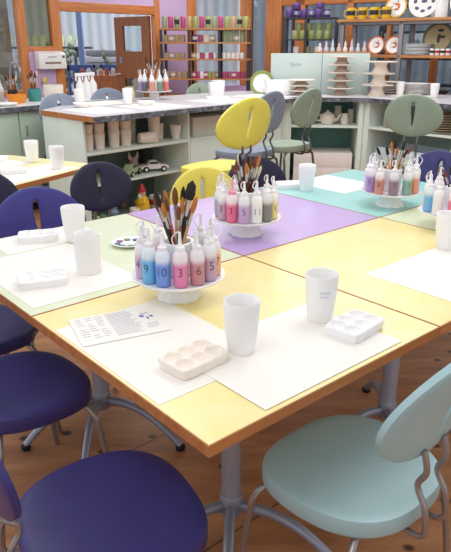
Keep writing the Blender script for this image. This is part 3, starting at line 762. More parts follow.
for k in range(14):
    a = k * 2.4; g.ell((.05 * math.cos(a) * (1 - k / 18), .05 * math.sin(a) * (1 - k / 18), .06 + k * .011), (.035, .035, .028), 8, 5)
obj('foliage', g.mesh('foliage', mat('dark_leaf', (46, 70, 58), .6)), o); obj('trunk', G().lathe([(.03, 0), (.022, .05)], 10).mesh('trunk', HAND['brown']), o)
# garden gnome style figure
o = thing('gnome_figurine', 'gnome figurine with red hat and yellow coat on the bottom shelf', 'figurine', PN(.66, .17 + .12, .0455), R(-60))
SKIN = mat('gnome_skin', (226, 176, 150), .5); REDP = mat('red_glaze', (186, 44, 40), .35); YELG = mat('yellow_glaze', (232, 184, 40), .35)
obj('coat', G().lathe([(.02, .02), (.062, .02), (.066, .05), (.058, .10), (.036, .145), (.02, .15)], 18).mesh('coat', YELG), o)
obj('boots', G().ell((-.028, -.03, .018), (.026, .042, .018)).ell((.028, -.03, .018), (.026, .042, .018)).mesh('boots', REDP), o)
obj('head', G().ell((0, 0, .172), (.034, .033, .034)).ell((0, -.034, .168), (.008, .008, .008), 8, 5).mesh('head', SKIN), o)
obj('beard', G().ell((0, -.026, .142), (.028, .018, .030)).mesh('beard', GLAZE), o)
obj('hat', G().lathe([(.037, .186), (.036, .195), (.024, .225), (.012, .25), (.002, .262)], 16).mesh('hat', REDP), o)
for s in (-1, 1): obj('arm', G().tube([(s * .045, 0, .13), (s * .068, -.02, .10), (s * .03, -.055, .09)], [.014, .013, .011], 8, 4).mesh('arm', YELG), o)
def painted_mug(label, loc, m, band, h=.10, r=.042, group='painted mugs', rz=0, k=1.0, handle=True):
    t = thing('painted_mug', label, 'mug', loc, rz, group)
    obj('body', cached(('pm', m.name, h, r), lambda: G().lathe([(r * .4, 0), (r * .92, 0), (r * .98, .004), (r, h * .5), (r, h - .002), (r * .95, h), (r * .9, h - .004), (r * .88, .012), (.004, .01)], 18).mesh('body', m, 50)), t)
    if band: obj('painted_band', cached(('pmb', band.name, h, r), lambda: G().lathe([(r * 1.005, h * .35), (r * 1.012, h * .36), (r * 1.012, h * .74), (r * 1.005, h * .75)], 18).mesh('painted_band', band)), t)
    if handle: obj('handle', cached(('pmh', m.name, h, r), lambda: G().tube([(r * .95, 0, h * .8), (r * 1.5, 0, h * .78), (r * 1.72, 0, h * .5), (r * 1.45, 0, h * .24), (r * .95, 0, h * .2)], r * .11, 8, 4).mesh('handle', m, 60)), t)
    t.scale = (k,) * 3
    return t
painted_mug('white mug with a red flower band beside the gnome', PN(.83, .20 + .12, .0455), mat('mug_green', (206, 214, 190), .4), REDP, .12, .055, 'painted pieces on the bottom shelf', R(200))
painted_mug('small cream cup left of the gnome on the bottom shelf', PN(.53, .12 + .12, .0455), CREAM, None, .07, .045, 'painted pieces on the bottom shelf', handle=False)
for i, (p, q, h, col) in enumerate([(.08, .2, .05, (176, 90, 80)), (.16, .16, .06, (190, 200, 150)), (.25, .2, .055, (110, 140, 110)), (.42, .28, .08, (150, 160, 190)), (.94, .2, .15, (150, 140, 120)), (1.04, .24, .12, (176, 150, 110)), (.20, .32, .10, (90, 110, 90)), (.62, .40, .12, (96, 84, 76))]):
    o = obj('pottery_figurine', G().lathe([(.02, 0), (.04, .002), (.046, h * .35), (.028, h * .65), (.03, h * .8), (.012, h)], 14).mesh('pottery_figurine', mat('fig%d' % i, col, .45)), None, PN(p, q + .12, .0455))
    tag(o, 'small %s pottery piece on the bottom shelf, %s' % (['brick red', 'yellow green', 'leaf green', 'pale blue', 'grey brown', 'tan', 'dark green', 'dark brown'][i], ['at its left end', 'beside the brick red one', 'just left of the cream cup', 'behind the cream cup', 'right of the flower mug', 'at its right end', 'towards the back left', 'behind the gnome'][i]), 'figurine', 'painted pieces on the bottom shelf')
# ------------------------------------------------------------------ things on the peninsula worktop
def wsheet(label, p0, q0, p1, q1, rot=0, z=CZ, fr=PN, base=46):
    o = obj('paper_placemat', G().box(-(p1 - p0) / 2, -(q1 - q0) / 2, 0, (p1 - p0) / 2, (q1 - q0) / 2, .001).mesh('paper_placemat', PAPER), None, fr((p0 + p1) / 2, (q0 + q1) / 2, z + .0004), (0, 0, R(base + rot)))
    tag(o, label, 'placemat', 'white paper placemats')
wsheet('white paper at the wooden end of the shelf counter', .12, .10, .50, .62)
wsheet('white paper in front of the charcoal bottle stand on the shelf counter', .62, .08, 1.10, .58, 4)
wsheet('white paper behind the cup at the wooden counter end', .50, .70, .95, 1.1)
wsheet('white paper near the middle of the shelf counter', 1.42, .06, 1.95, .52)
wsheet('white paper at the far end of the shelf counter by the sage panel', 2.1, .10, 2.55, .60)
CC = CZ + .0016
cup('tall white cup on the counter above its wooden end', (-1.30, 5.66, CZ + .0005))
cup('tall white cup on the counter just left of the counter paint stand', (-.874, 5.70, CC))
o = obj('white_bowl', G().lathe([(.02, 0), (.05, 0), (.075, .03), (.082, .038), (.078, .038), (.045, .008), (.01, .006)], 22).mesh('white_bowl', WHITE), None, (-1.22, 5.42, CC)); tag(o, 'low white bowl in front of the left counter cup', 'bowl')
o = obj('white_bowl', G().lathe([(.02, 0), (.05, 0), (.075, .028), (.082, .034), (.078, .034), (.045, .008), (.01, .006)], 22).mesh('white_bowl', WHITE), None, (-.70, 5.62, CC)); tag(o, 'low white dish beside the right counter cup', 'bowl')
o = obj('square_planter', G().loft([[(x * k, y * k, z) for x, y in ((-1, -1), (1, -1), (1, 1), (-1, 1))] for k, z in ((.06, 0), (.075, .14), (.066, .14), (.052, .02))]).mesh('square_planter', WHITE, bevel=.004), None, PN(1.93, .62, CC), (0, 0, R(10))); tag(o, 'square white planter on the far part of the shelf counter', 'planter')
o = obj('square_planter', G().loft([[(x * k, y * k, z) for x, y in ((-1, -1), (1, -1), (1, 1), (-1, 1))] for k, z in ((.05, 0), (.06, .15), (.052, .15), (.042, .02))]).mesh('square_planter', WHITE, bevel=.004), None, PN(2.12, .78, CC), (0, 0, R(18))); tag(o, 'narrow white planter behind the square planter', 'planter')
o = obj('low_tray', G().box(-.11, -.06, 0, .11, .06, .025).mesh('low_tray', WHITE, bevel=.006), None, PN(1.78, .45, CC), (0, 0, R(10))); tag(o, 'low white tray in front of the square planter', 'tray')
o = obj('rectangular_planter', G().loft([[(x * (k + .05), y * k, z) for x, y in ((-1, -1), (1, -1), (1, 1), (-1, 1))] for k, z in ((.07, 0), (.085, .15), (.076, .15), (.06, .02))]).mesh('rectangular_planter', WHITE, bevel=.004), None, PN(2.62, .38, CC), (0, 0, R(6))); tag(o, 'wide white planter in front of the green-rimmed plate', 'planter')
o = thing('rimmed_plate', 'white plate with a green and yellow rim standing upright behind the wide planter', 'plate', (.40, 7.02, CC + .105), 0); o.rotation_euler = (R(78), 0, 0)
obj('plate', G().lathe([(.02, 0), (.09, 0), (.13, .012), (.128, .016), (.08, .006), (.01, .006)], 36).mesh('plate', GLAZE), o)
obj('painted_rim', G().ring([(.100, .0125), (.129, .0178), (.133, .013), (.100, .009)], 36).mesh('painted_rim', mat('green_rim', (140, 160, 80), .4)), o)

# ------------------------------------------------------------------ right counter (a corner unit and a long unit)
BO = Vector((.665, 6.55, 0)); BA = -6; BRD = Vector((math.cos(R(BA)), math.sin(R(BA)), 0)); BL = .755
def BN(x, y, z=0): v = BO + BRD * x + Vector((-BRD.y, BRD.x, 0)) * y; return Vector((v.x, v.y, z))
KO = BN(BL, 0); KA = -50; KD = Vector((math.cos(R(KA)), math.sin(R(KA)), 0)); KB = Vector((-KD.y, KD.x, 0))
def KN(x, y, z=0): v = KO + KD * x + KB * y; return Vector((v.x, v.y, z))
RR = R(-37.2)
t = thing('shelf_counter', 'mint green corner counter unit holding a teapot and white boxes', 'counter', BO, R(BA))
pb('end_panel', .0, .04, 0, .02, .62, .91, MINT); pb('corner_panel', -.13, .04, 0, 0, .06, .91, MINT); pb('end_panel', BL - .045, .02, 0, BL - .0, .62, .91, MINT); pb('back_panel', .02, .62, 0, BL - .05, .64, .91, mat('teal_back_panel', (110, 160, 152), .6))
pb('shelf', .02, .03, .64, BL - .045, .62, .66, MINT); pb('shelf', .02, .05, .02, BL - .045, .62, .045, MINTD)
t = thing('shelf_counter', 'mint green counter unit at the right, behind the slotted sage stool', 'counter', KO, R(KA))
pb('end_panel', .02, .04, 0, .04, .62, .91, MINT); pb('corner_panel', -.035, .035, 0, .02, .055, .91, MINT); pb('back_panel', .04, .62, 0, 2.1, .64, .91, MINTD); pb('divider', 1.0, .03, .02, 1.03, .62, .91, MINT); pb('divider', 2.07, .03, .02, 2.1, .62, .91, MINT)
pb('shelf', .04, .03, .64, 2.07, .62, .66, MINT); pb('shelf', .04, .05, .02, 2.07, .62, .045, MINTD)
poly = [BN(-.02, -.03), BN(BL + .015, -.035), KN(2.14, -.035), KN(2.14, .95), KN(-.05, .95), BN(.55, .72), BN(-.02, .70)]
slab('worktop', 'speckled grey worktop of the back counter with cake stands', poly, [(0, 1, GRAN, 'granite_edge'), (1, 2, GRAN, 'granite_edge')])
def disc(label, loc, r=.115, group='low bisque dishes in the stacks'):
    o = obj('bisque_dish', cached(('disc', r), lambda: G().lathe([(.01, 0), (r * .55, 0), (r * .62, .014), (r * .95, .020), (r, .026), (r, .036), (r * .97, .040), (r * .6, .038), (.01, .036)], 30, scal=((4, 5), 15, .012)).mesh('bisque_dish', CREAM, 50)), None, loc)
    return tag(o, label, 'dish', group)
spacer = lambda: G().lathe([(.03, 0), (.05, .0), (.036, .012), (.036, .024), (.05, .034), (.03, .034)], 16).mesh('pedestal', CREAM, 50)
def cakestand(label, loc, r=.12, h=.075, m=CREAM, group='unpainted cake stands', k=1):
    t = thing('cake_stand', label, 'cake stand', loc, 0, group)
    obj('plate', cached(('cs', r, h, m.name), lambda: G().lathe([(.02, h - .014), (r - .01, h - .012), (r, h - .006), (r, h), (r - .006, h), (.01, h - .004)], 32).mesh('plate', m, 50)), t)
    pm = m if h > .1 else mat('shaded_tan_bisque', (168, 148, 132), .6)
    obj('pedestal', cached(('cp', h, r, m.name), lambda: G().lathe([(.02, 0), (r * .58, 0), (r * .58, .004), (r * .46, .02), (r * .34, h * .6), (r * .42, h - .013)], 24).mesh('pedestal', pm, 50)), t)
    return t
base = Vector((.80, 6.80, CC - .001))
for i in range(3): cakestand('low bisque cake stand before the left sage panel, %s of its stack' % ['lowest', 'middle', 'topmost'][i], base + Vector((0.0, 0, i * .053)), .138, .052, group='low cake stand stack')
base = Vector((1.218, 6.80, CC - .001))
for i in range(5): cakestand('low bisque cake stand in the tall stack, %s' % ['lowest', 'second from the bottom', 'middle one', 'second from the top', 'topmost'][i], base + Vector((0, 0, i * .078)), .14, .077, group='tall cake stand stack')
base = Vector((1.60, 6.73, CC - .001))
for i in range(3): cakestand('wide cream cake stand %s of the three beside the grey shelf post' % ['lowest', 'middle', 'topmost'][i], base + Vector((.01 * i - .01, 0, i * .114)), [.165, .165, .17][i], .113, group='tall cream cake stands')
for i in range(4):
    o = obj('stacked_plate', cached('spl', lambda: G().lathe([(.02, 0), (.08, 0), (.13, .014), (.13, .018), (.08, .006), (.01, .005)], 28).mesh('stacked_plate', CREAM, 50)), None, (1.80 + .012 * (i % 2), 7.05, CC + i * .035)); tag(o, 'cream plate in the loose pile right of the cake stands, %s' % ['bottom', 'second', 'third', 'top'][i], 'plate', 'loose plates beside the cake stands')
    if i: 
        pass
for i in range(9):
    o = obj('stacked_plate', cached('spl2', lambda: G().lathe([(.02, 0), (.09, 0), (.155, .010), (.155, .014), (.09, .006), (.01, .005)], 28).mesh('stacked_plate', WHITE, 50)), None, (2.05, 6.92, CC + i * .0122)); tag(o, 'white plate in the neat stack between the two counter cups, %s' % (nth(i, 9).replace('from the left', 'from the bottom').replace('leftmost', 'lowest').replace('rightmost', 'topmost')), 'plate', 'neat stack of white plates')
cup('tall white cup on the back counter, before the grey shelf post', (1.845, 6.77, CC))
cup('tall white cup on the back counter, above the sage stool', (2.107, 6.45, CC))
for i, (x, y, col) in enumerate(((1.62, .36, 'dark grey'), (1.78, .40, 'brown grey'))):
    o = obj('pottery_bowl', G().lathe([(.02, 0), (.035, 0), (.06, .05), (.062, .055), (.056, .055), (.03, .01), (.01, .008)], 18).mesh('pottery_bowl', mat('bowl%d' % i, ((96, 88, 90), (120, 104, 96))[i], .5)), None, KN(x - .95, y + .36, CC + .002)); tag(o, 'small %s bowl behind the right counter cups' % col, 'bowl')
vase('tall white vase with red decoration at the right counter edge', KN(.74, .66, CC), .20, .05, .045, GLAZE, None, 'vase', 'vase')
wsheet('white paper on the right part of the back counter', -.02, .35, .42, .70, 0, CZ, KN, -50)
wsheet('white paper at the right frame edge of the back counter', 1.0, .04, 1.45, .36, 0, CZ, KN, -50)
# sage panels
for i, (a, b) in enumerate(((-.225, .325), (.33, .83))):
    o = thing('sage_board', ['left sage green board with small lettering behind the dish stack', 'right sage green board behind the tall cake stand stack'][i], 'board', BN(a, .50, CZ + .0005), R(BA), 'sage green boards on the back counter')
    obj('panel', G().box(0, 0, 0, b - a, .02, .415).mesh('panel', SAGE, bevel=.003), o)
    if i == 0:
        me = text_mesh('farm', .062)
        me.transform(Matrix.Shear('XY', 4, (.25, 0)) if False else Matrix.Identity(4)); me.materials.clear(); me.materials.append(mat('board_ink', (96, 116, 118), .7))
        obj('lettering', me, o, (.27, -.0012, .30), (R(90), 0, 0))
# items along the top of the panels (small vases / rabbits)
for i in range(8):
    q = .30 + i * .068
    o = obj('figurine', G().lathe([(.012, 0), (.024, .002), (.026, .03), (.012, .055), (.016, .07), (.004, .09 + .02 * (i % 3))], 12).mesh('figurine', mat('fgn%d' % (i % 4), [(226, 214, 210), (206, 190, 206), (190, 206, 214), (216, 176, 170)][i % 4], .5)), None, BN(q, .62, CZ + .43)); tag(o, 'small pale figurine on the ledge above the right board, %s' % nth(i, 8), 'figurine', 'small figurines above the boards')
o = obj('figurine_ledge', G().box(-.30, -.07, 0, .30, .09, .02).mesh('figurine_ledge', SHELFW, bevel=.002), None, BN(.54, .60, CZ + .41), (0, 0, R(BA))); 
tag(o, 'narrow wooden ledge behind the sage boards holding small figurines', 'ledge')
# cubby contents
for i, (x, y, z, w_, h_) in enumerate(((.37, .3, .0455, .62, .17), (.37, .3, .216, .62, .15))):
    o = obj('storage_box', G().box(-w_ / 2, -.2, 0, w_ / 2, .2, h_).mesh('storage_box', mat('white_card', (236, 228, 224), .7), bevel=.004), None, BN(x, y, z), (0, 0, R(BA))); tag(o, '%s long white cardboard box in the lower cubby behind the sage stool' % ['bottom', 'top'][i], 'box', 'white boxes in the lower cubby')
o = thing('teapot', 'cream teapot in the cubby under the cake stands', 'teapot', BN(.40, .20, .6605), R(-10))
obj('body', G().lathe([(.03, 0), (.06, .002), (.085, .05), (.07, .10), (.04, .115), (.01, .118)], 22).mesh('body', CREAM, 50), o)
obj('lid', G().lathe([(.042, .112), (.03, .125), (.01, .13), (.012, .14), (.002, .148)], 16).mesh('lid', CREAM, 50), o)
obj('spout', G().tube([(.07, 0, .04), (.11, 0, .06), (.135, 0, .105)], [.02, .014, .01], 10, 4).mesh('spout', CREAM), o)
obj('handle', G().tube([(-.07, 0, .09), (-.125, 0, .095), (-.13, 0, .05), (-.078, 0, .03)], .009, 8, 4).mesh('handle', CREAM), o)
for i, (x, q, h, r) in enumerate(((.22, .2, .10, .05), (.58, .2, .11, .045), (.14, .36, .16, .06), (.52, .40, .17, .05), (.655, .36, .14, .04))):
    o = obj('bisque_jug', G().lathe([(.01, 0), (r * .8, 0), (r, h * .4), (r * .7, h * .75), (r * .8, h), (r * .7, h), (r * .5, h * .7), (.01, .02)], 18).mesh('bisque_jug', CREAM, 50), None, BN(x, q, .6605)); tag(o, 'cream bisque jug in the cubby, %s' % ['left of the teapot', 'right of the teapot', 'back left', 'behind the teapot', 'at the right divider'][i], 'jug', 'bisque pieces in the upper cubby')
for i in range(8):
    o = obj('stacked_plate', cached('spl3', lambda: G().lathe([(.02, 0), (.09, 0), (.15, .012), (.15, .017), (.09, .007), (.01, .005)], 24).mesh('stacked_plate', CREAM, 50)), None, KN(.26, .24, .6605 + i * .0155)); tag(o, 'cream cubby plate left of the slotted sage stool back, %s' % (nth(i, 8).replace('from the left', 'from the bottom').replace('leftmost', 'lowest').replace('rightmost', 'topmost')), 'plate', 'stacked plates in the middle cubby')
for i in range(8):
    o = obj('stacked_platter', cached('spl4', lambda: G().lathe([(.02, 0), (.12, 0), (.2, .014), (.2, .019), (.12, .007), (.01, .005)], 28).mesh('stacked_platter', mat('tan_bisque', (214, 194, 160), .6), 50)), None, KN(.76, .25, .6605 + i * .022)); tag(o, 'tan platter stacked in the right-hand cubby, %s' % (nth(i, 8).replace('from the left', 'from the bottom').replace('leftmost', 'lowest').replace('rightmost', 'topmost')), 'platter', 'stacked platters in the right cubby')
o = obj('plastic_crate', G().loft([[(x * (.36 + k), y * (.20 + k), z) for x, y in ((-1, -1), (1, -1), (1, 1), (-1, 1))] for k, z in ((0, 0), (.02, .42), (.012, .42), (-.01, .02))]).mesh('plastic_crate', mat('pale_blue_plastic', (200, 218, 226), .4), bevel=.004), None, KN(.50, .3, .0455), (0, 0, R(KA))); tag(o, 'pale blue plastic crate in the lower cubby under the stacked plates', 'crate')

# ------------------------------------------------------------------ right shelving unit on the counter
t = thing('display_shelf', 'grey metal and wood display shelf of painted pottery at the upper right', 'shelf', RN(0, 0, 0), RR)
S0, S1, S2 = -.15, .565, 2.2
QF, QB = 1.30, 1.66
def sb(n, x0, y0, z0, x1, y1, z1, m, bv=.003): return obj(n, G().box(x0, y0, z0, x1, y1, z1).mesh(n, m, bevel=bv), t)
ZT, ZM = 1.712, 1.345
for x in (S0, S1, 1.65):
    for q in (QF, QB - .04): sb('post', x, q, 0, x + .05, q + .04, ZT - .02, GREYMETAL)
sb('rail', S0, QF, ZT - .05, S2, QF + .04, ZT - .02, GREYMETAL); sb('rail', S0, QB - .04, ZT - .05, S2, QB, ZT - .02, GREYMETAL)
sb('shelf_board', S0 - .03, QF - .03, ZT - .02, S2, QB, ZT + .01, SHELFW); sb('shelf_board', S0 + .05, QF + .0, ZM - .03, S2, QB - .04, ZM, SHELFW); sb('shelf_board', S0 + .05, QF, .90, S2, QB - .04, .925, SHELFW)
YG = mat('mug_yellow', (232, 190, 50), .35); BLK = mat('black_glaze', (40, 36, 34), .35); ORG = mat('orange_glaze', (214, 110, 34), .35); PUR = mat('purple_glaze', (92, 60, 128), .35); GRG = mat('lime_glaze', (158, 168, 104), .4); PNK = mat('magenta_glaze', (184, 70, 118), .35); SGG = mat('sage_glaze', (150, 160, 118), .4); TAN = mat('tan_glaze', (186, 158, 108), .4); BLUG = mat('pale_blue_glaze', (176, 188, 206), .4)
ZT1 = ZT + .0105
for i in range(4):
    painted_mug('yellow mug with dark painted pattern on the top display shelf, %s' % nth(i, 4), RN(-.065 + i * .143, QF + .10, ZT1), YG, BLK if i % 2 == 0 else mat('brown_glaze', (96, 70, 40), .4), .125, .052, 'yellow mugs on the display shelf', R(150))
def upright_plate(label, s, q, z, r, rim, body=GLAZE, motif=None, group=None, squash=1):
    o = thing('display_plate', label, 'plate', RN(s, q, z + r * math.cos(R(12)) + .003), 0, group); o.rotation_euler = (R(76), 0, RR)
    obj('plate', G().lathe([(.02, -.006), (r * .6, -.006), (r, .010), (r * .985, .014), (r * .6, .001), (.008, 0)], 36).mesh('plate', body, 50), o)
    if rim: obj('painted_rim', G().ring([(r * .84, .0105), (r * .99, .0158), (r * 1.008, .011), (r * .84, .006)], 36).mesh('painted_rim', rim), o)
    if motif:
        for (mx_, my_, rx, ry, mm) in motif: obj('motif', G().ell((mx_ * r, my_ * r, .001), (rx * r, ry * r, .004), 12, 6).mesh('motif', mm), o)
    return o
BLU2 = mat('slate_blue_paint', (84, 92, 120), .4)
swirl = [(.05, .25, .22, .12, ORG), (.25, .05, .12, .22, ORG), (.05, -.2, .25, .10, ORG), (-.28, .3, .06, .06, BLK), (-.35, .05, .05, .05, BLK), (-.3, -.25, .05, .05, BLK), (.1, .5, .06, .06, BLK)]
upright_plate('yellow plate with orange design behind the yellow mugs, top display shelf', .42, QF + .22, ZT1, .125, YG, GLAZE, swirl, 'plates on the display shelf')
spots = [(.62 * math.cos(a * PI / 4), .62 * math.sin(a * PI / 4), .17, .13, BLU2) for a in range(8)] + [(0, 0, .2, .1, BLU2)]
upright_plate('large white plate with slate blue pattern on the top display shelf', .76, QF + .16, ZT1, .17, None, GLAZE, spots, 'plates on the display shelf')
vase('tall white jug standing right of the patterned plate on the top shelf', RN(.985, QF + .08, ZT1), .24, .055, .065, GLAZE, None, 'jug', 'jug')
upright_plate('white plate with black spots at the right edge, top display shelf', 1.20, QF + .16, ZT1, .16, None, GLAZE, [(.5 * math.cos(a * 1.05), .5 * math.sin(a * 1.05), .13, .10, BLK) for a in range(6)], 'plates on the display shelf')
ZM1 = ZM + .0005
upright_plate('orange rimmed white plate standing on the lower display shelf, left of the pair', .275, QF + .10, ZM1, .1, ORG, GLAZE, swirl, 'plates on the display shelf')
upright_plate('orange rimmed white plate standing beside the grey shelf post, right of the pair', .482, QF + .10, ZM1, .1, ORG, GLAZE, swirl, 'plates on the display shelf')
upright_plate('large brown and green patterned plate at the back of the lower display shelf', .93, QB - .13, ZM1, .17, mat('moss_rim', (86, 88, 62), .5), mat('tan_plate', (168, 148, 112), .5), [(.3, .1, .15, .1, BLK), (-.3, .2, .12, .12, SGG), (-.1, -.35, .2, .1, SGG), (.1, .5, .2, .1, BLK), (.05, 0, .12, .3, BLK)], 'plates on the display shelf')
for i in range(8):
    o = obj('stacked_plate', cached('spl5', lambda: G().lathe([(.02, 0), (.10, 0), (.155, .009), (.155, .014), (.08, .006), (.01, .005)], 26).mesh('stacked_plate', GLAZE, 50)), None, RN(.755, QF + .14, ZM1 + i * .0145)); tag(o, 'white plate in the stack on the lower display shelf, %s' % (nth(i, 8).replace('from the left', 'from the bottom').replace('leftmost', 'lowest').replace('rightmost', 'topmost')), 'plate', 'stacked plates on the display shelf')
for i in range(9):
    painted_mug('tiny white pot in front on the lower display shelf, %s' % nth(i, 9), RN(.945 + i * .057, QF + .05, ZM1), GLAZE, REDP if i % 2 else BLK, .066, .024, 'tiny pots on the display shelf', handle=False)
for i in range(3):
    painted_mug('brown jar behind the tiny pots on the lower display shelf, %s' % nth(i, 3), RN(1.20 + i * .12, QF + .17, ZM1), HAND['brown'], CREAM, .12, .045, 'brown jars on the display shelf', handle=False)
# lower level dark objects behind the cups
for i, (x, col) in enumerate(((1.02, (84, 72, 62)), (1.2, (60, 62, 70)), (1.42, (92, 70, 66)))):
    o = obj('dark_dish', G().lathe([(.02, 0), (.07, 0), (.12, .05), (.116, .052), (.06, .01), (.01, .008)], 22).mesh('dark_dish', mat('dish%d' % i, col, .4)), None, RN(x - .25 + i * .07, QF + .19, .9255)); tag(o, 'dark glazed dish low behind the counter cups, %s' % nth(i, 3), 'dish', 'dark dishes behind the counter')

# ------------------------------------------------------------------ far rack with purple and green mugs (behind the boards)
t = thing('wire_rack', 'dark metal rack with purple and green mugs behind the sage board', 'rack', (.70, 8.05, 0), R(-12))
for x in (0, .26, .62):
    for y in (0, .3): sb('post', x, y, 0, x + .03, y + .03, 1.76, BLACKMETAL, None)
for z in (1.13, 1.33, 1.50, 1.745): sb('shelf_board', 0, 0, z, .65, .33, z + .015, BLACKMETAL, None)
fm = Matrix.Translation((.70, 8.05, 0)) @ Matrix.Rotation(R(-12), 4, 'Z')
for i in range(6):
    painted_mug('purple glazed mug on top of the dark rack, %s' % nth(i, 6), fm @ Vector((.06 + i * .09, .10 + .06 * (i % 2), 1.7605)), PUR, BLUG if i % 2 else None, .095, .043, 'purple mugs on the rack', R(170))
for i in range(2):
    painted_mug('purple glazed mug stacked on the purple mugs, %s' % nth(i, 2), fm @ Vector((.15 + i * .28, .13, 1.856)), PUR, None, .07, .042, 'purple mugs on the rack', R(170))
for i in range(5):
    painted_mug('lime green mug on the middle shelf of the dark rack, %s' % nth(i, 5), fm @ Vector((.14 + i * .098, .10, 1.5155)), GRG, None, .10, .044, 'green mugs on the rack', R(20))
for i in range(4):
    painted_mug('lime green mug stacked above the others on the dark rack, %s' % nth(i, 4), fm @ Vector((.18 + i * .12, .12, 1.616)), GRG, None, .085, .042, 'green mugs on the rack', R(20))
for i in range(4):
    painted_mug('pale mug on the low shelf of the dark rack, %s' % nth(i, 4), fm @ Vector((.16 + i * .13, .10, 1.3455)), TAN if i % 2 else CREAM, None, .085, .04, 'pale mugs on the rack', R(20))

# ------------------------------------------------------------------ pottery rack in the middle
RKO = Vector((-.80, 8.0, 0)); rk = R(-6)
t = thing('pottery_rack', 'tall dark rack with wooden shelves of small painted pottery', 'rack', RKO, rk)
RL = 1.09; rm = Matrix.Translation(RKO) @ Matrix.Rotation(rk, 4, 'Z')
for x in (0, .345, .71, RL - .03):
    for y in (0, .27): sb('post', x, y, 0, x + .03, y + .03, 1.64, BLACKMETAL, None)
ZR = (.62, .86, 1.06, 1.29, 1.48, 1.635)
for z in ZR: sb('shelf_board', -.01, -.01, z - .018, RL + .01, .31, z, SHELFW, .002)
BG = mat('rack_green', (120, 128, 92), .5)
pal = [SGG, PNK, SGG, PNK, TAN, GRG, PNK, GRG, SGG, PNK, GRG, TAN, SGG, GRG]
nm = ['sage', 'magenta', 'sage', 'magenta', 'tan', 'lime', 'magenta', 'lime', 'sage', 'magenta', 'lime', 'tan', 'sage', 'lime']
for i in range(14):
    painted_mug('%s tall mug on top of the pottery rack, %s' % (nm[i], nth(i, 14)), rm @ Vector((.045 + i * .0765, .10, 1.6355)), pal[i], BLK if i % 5 == 2 else None, .135, .031, 'tall mugs on top of the pottery rack', R(-20))
def small_pots(z, xs, mats, names, h, r, shelf, group):
    for i, x in enumerate(xs):
        painted_mug('%s small pot on the %s rack shelf, %s' % (names[i % len(names)], shelf, nth(i, len(xs))), rm @ Vector((x, .08, z + .0005)), mats[i % len(mats)], CREAM if i % 3 == 1 else None, h, r, group, handle=False)
small_pots(1.48, [.06, .13, .20, .27, .42, .49, .56, .64, .79, .86, .93, 1.0], [TAN, TAN, TAN, TAN, PUR, PNK, CREAM, TAN, SGG, SGG, SGG, SGG], ['tan', 'tan', 'tan', 'tan', 'purple', 'magenta', 'cream', 'tan', 'sage', 'sage', 'sage', 'sage'], .085, .031, 'upper', 'small pots on the upper rack shelf')
for i in range(4):
    painted_mug('sage pot stacked on others, upper shelf of the pottery rack, %s' % nth(i, 4), rm @ Vector((.79 + .07 * i, .08, 1.566)), SGG, None, .055, .031, 'small pots on the upper rack shelf', handle=False)
small_pots(1.29, [.06, .13, .20, .27, .40, .455, .51, .565, .62, .67, .78, .835, .89, .945, 1.0], [TAN, TAN, TAN, TAN, TAN, CREAM, PNK, GLAZE, PNK, GLAZE, GLAZE, GLAZE, GLAZE, GLAZE, GLAZE], ['tan', 'tan', 'tan', 'tan', 'tan', 'cream', 'magenta', 'white', 'magenta', 'white', 'white', 'white', 'white', 'white', 'white'], .07, .026, 'second', 'small pots on the second rack shelf')
small_pots(1.06, [.06, .14, .22, .30, .40, .45, .50, .55, .60, .65, .70, .78, .84, .90, .96, 1.02], [TAN, TAN, TAN, TAN, PNK, PNK, GLAZE, PNK, GRG, TAN, GRG, PNK, PNK, PNK, PNK, PNK], ['tan', 'tan', 'tan', 'tan', 'magenta', 'magenta', 'white', 'magenta', 'lime', 'tan', 'lime', 'magenta', 'magenta', 'magenta', 'magenta', 'magenta'], .08, .028, 'third', 'small pots on the third rack shelf')

# ------------------------------------------------------------------ sink cabinet at the left
CO = Vector((-1.97, 5.32, 0)); CR = R(50); cm = Matrix.Translation(CO) @ Matrix.Rotation(CR, 4, 'Z')
t = thing('sink_cabinet', 'pale green base cabinet at the far left', 'cabinet', CO, CR)
MG = mat('pale_green_cabinet', (186, 206, 186), .5, var=.03)
sb('carcass', -1.0, .02, .08, 1.50, .60, .908, MG); sb('plinth', -1.0, .06, 0, 1.50, .56, .08, BLACKMETAL)
for i in range(4):
    dx = sb('door', -.98 + i * .62, 0, .10, -.98 + i * .62 + .605, .02, .90, MG, .004)
    obj('handle', G().tube([(-.93 + i * .62, -.002, .78), (-.93 + i * .62, -.025, .78), (-.93 + i * .62, -.025, .70), (-.93 + i * .62, -.002, .70)], .005, 6).mesh('handle', CHROME), dx)
cpts = [cm @ Vector(p) for p in ((-1.0, -.03, 0), (1.52, -.03, 0), (1.52, .64, 0), (-1.0, .64, 0))]
slab('worktop', 'white sink worktop with speckled grey edge at the far left', cpts, [(0, 1, GRAN, 'granite_edge')], mat('white_laminate', (232, 228, 226), .35, var=.03))
def cn(x, y, z=CZ + .0005): return cm @ Vector((x, y, z))
o = obj('orange_bowl', G().lathe([(.03, 0), (.07, 0), (.085, .05), (.09, .075), (.084, .075), (.07, .02), (.01, .012)], 22).mesh('orange_bowl', mat('orange_glaze_bright', (232, 140, 40), .35)), None, cn(.44, .30)); tag(o, 'bright orange bowl on the sink worktop', 'bowl')
o = obj('teal_cup', G().lathe([(.03, 0), (.055, 0), (.065, .05), (.06, .115), (.054, .115), (.05, .02), (.01, .012)], 22).mesh('teal_cup', mat('teal_glaze', (60, 140, 136), .35)), None, cn(.66, .34)); tag(o, 'teal cup of brushes on the sink worktop', 'cup')
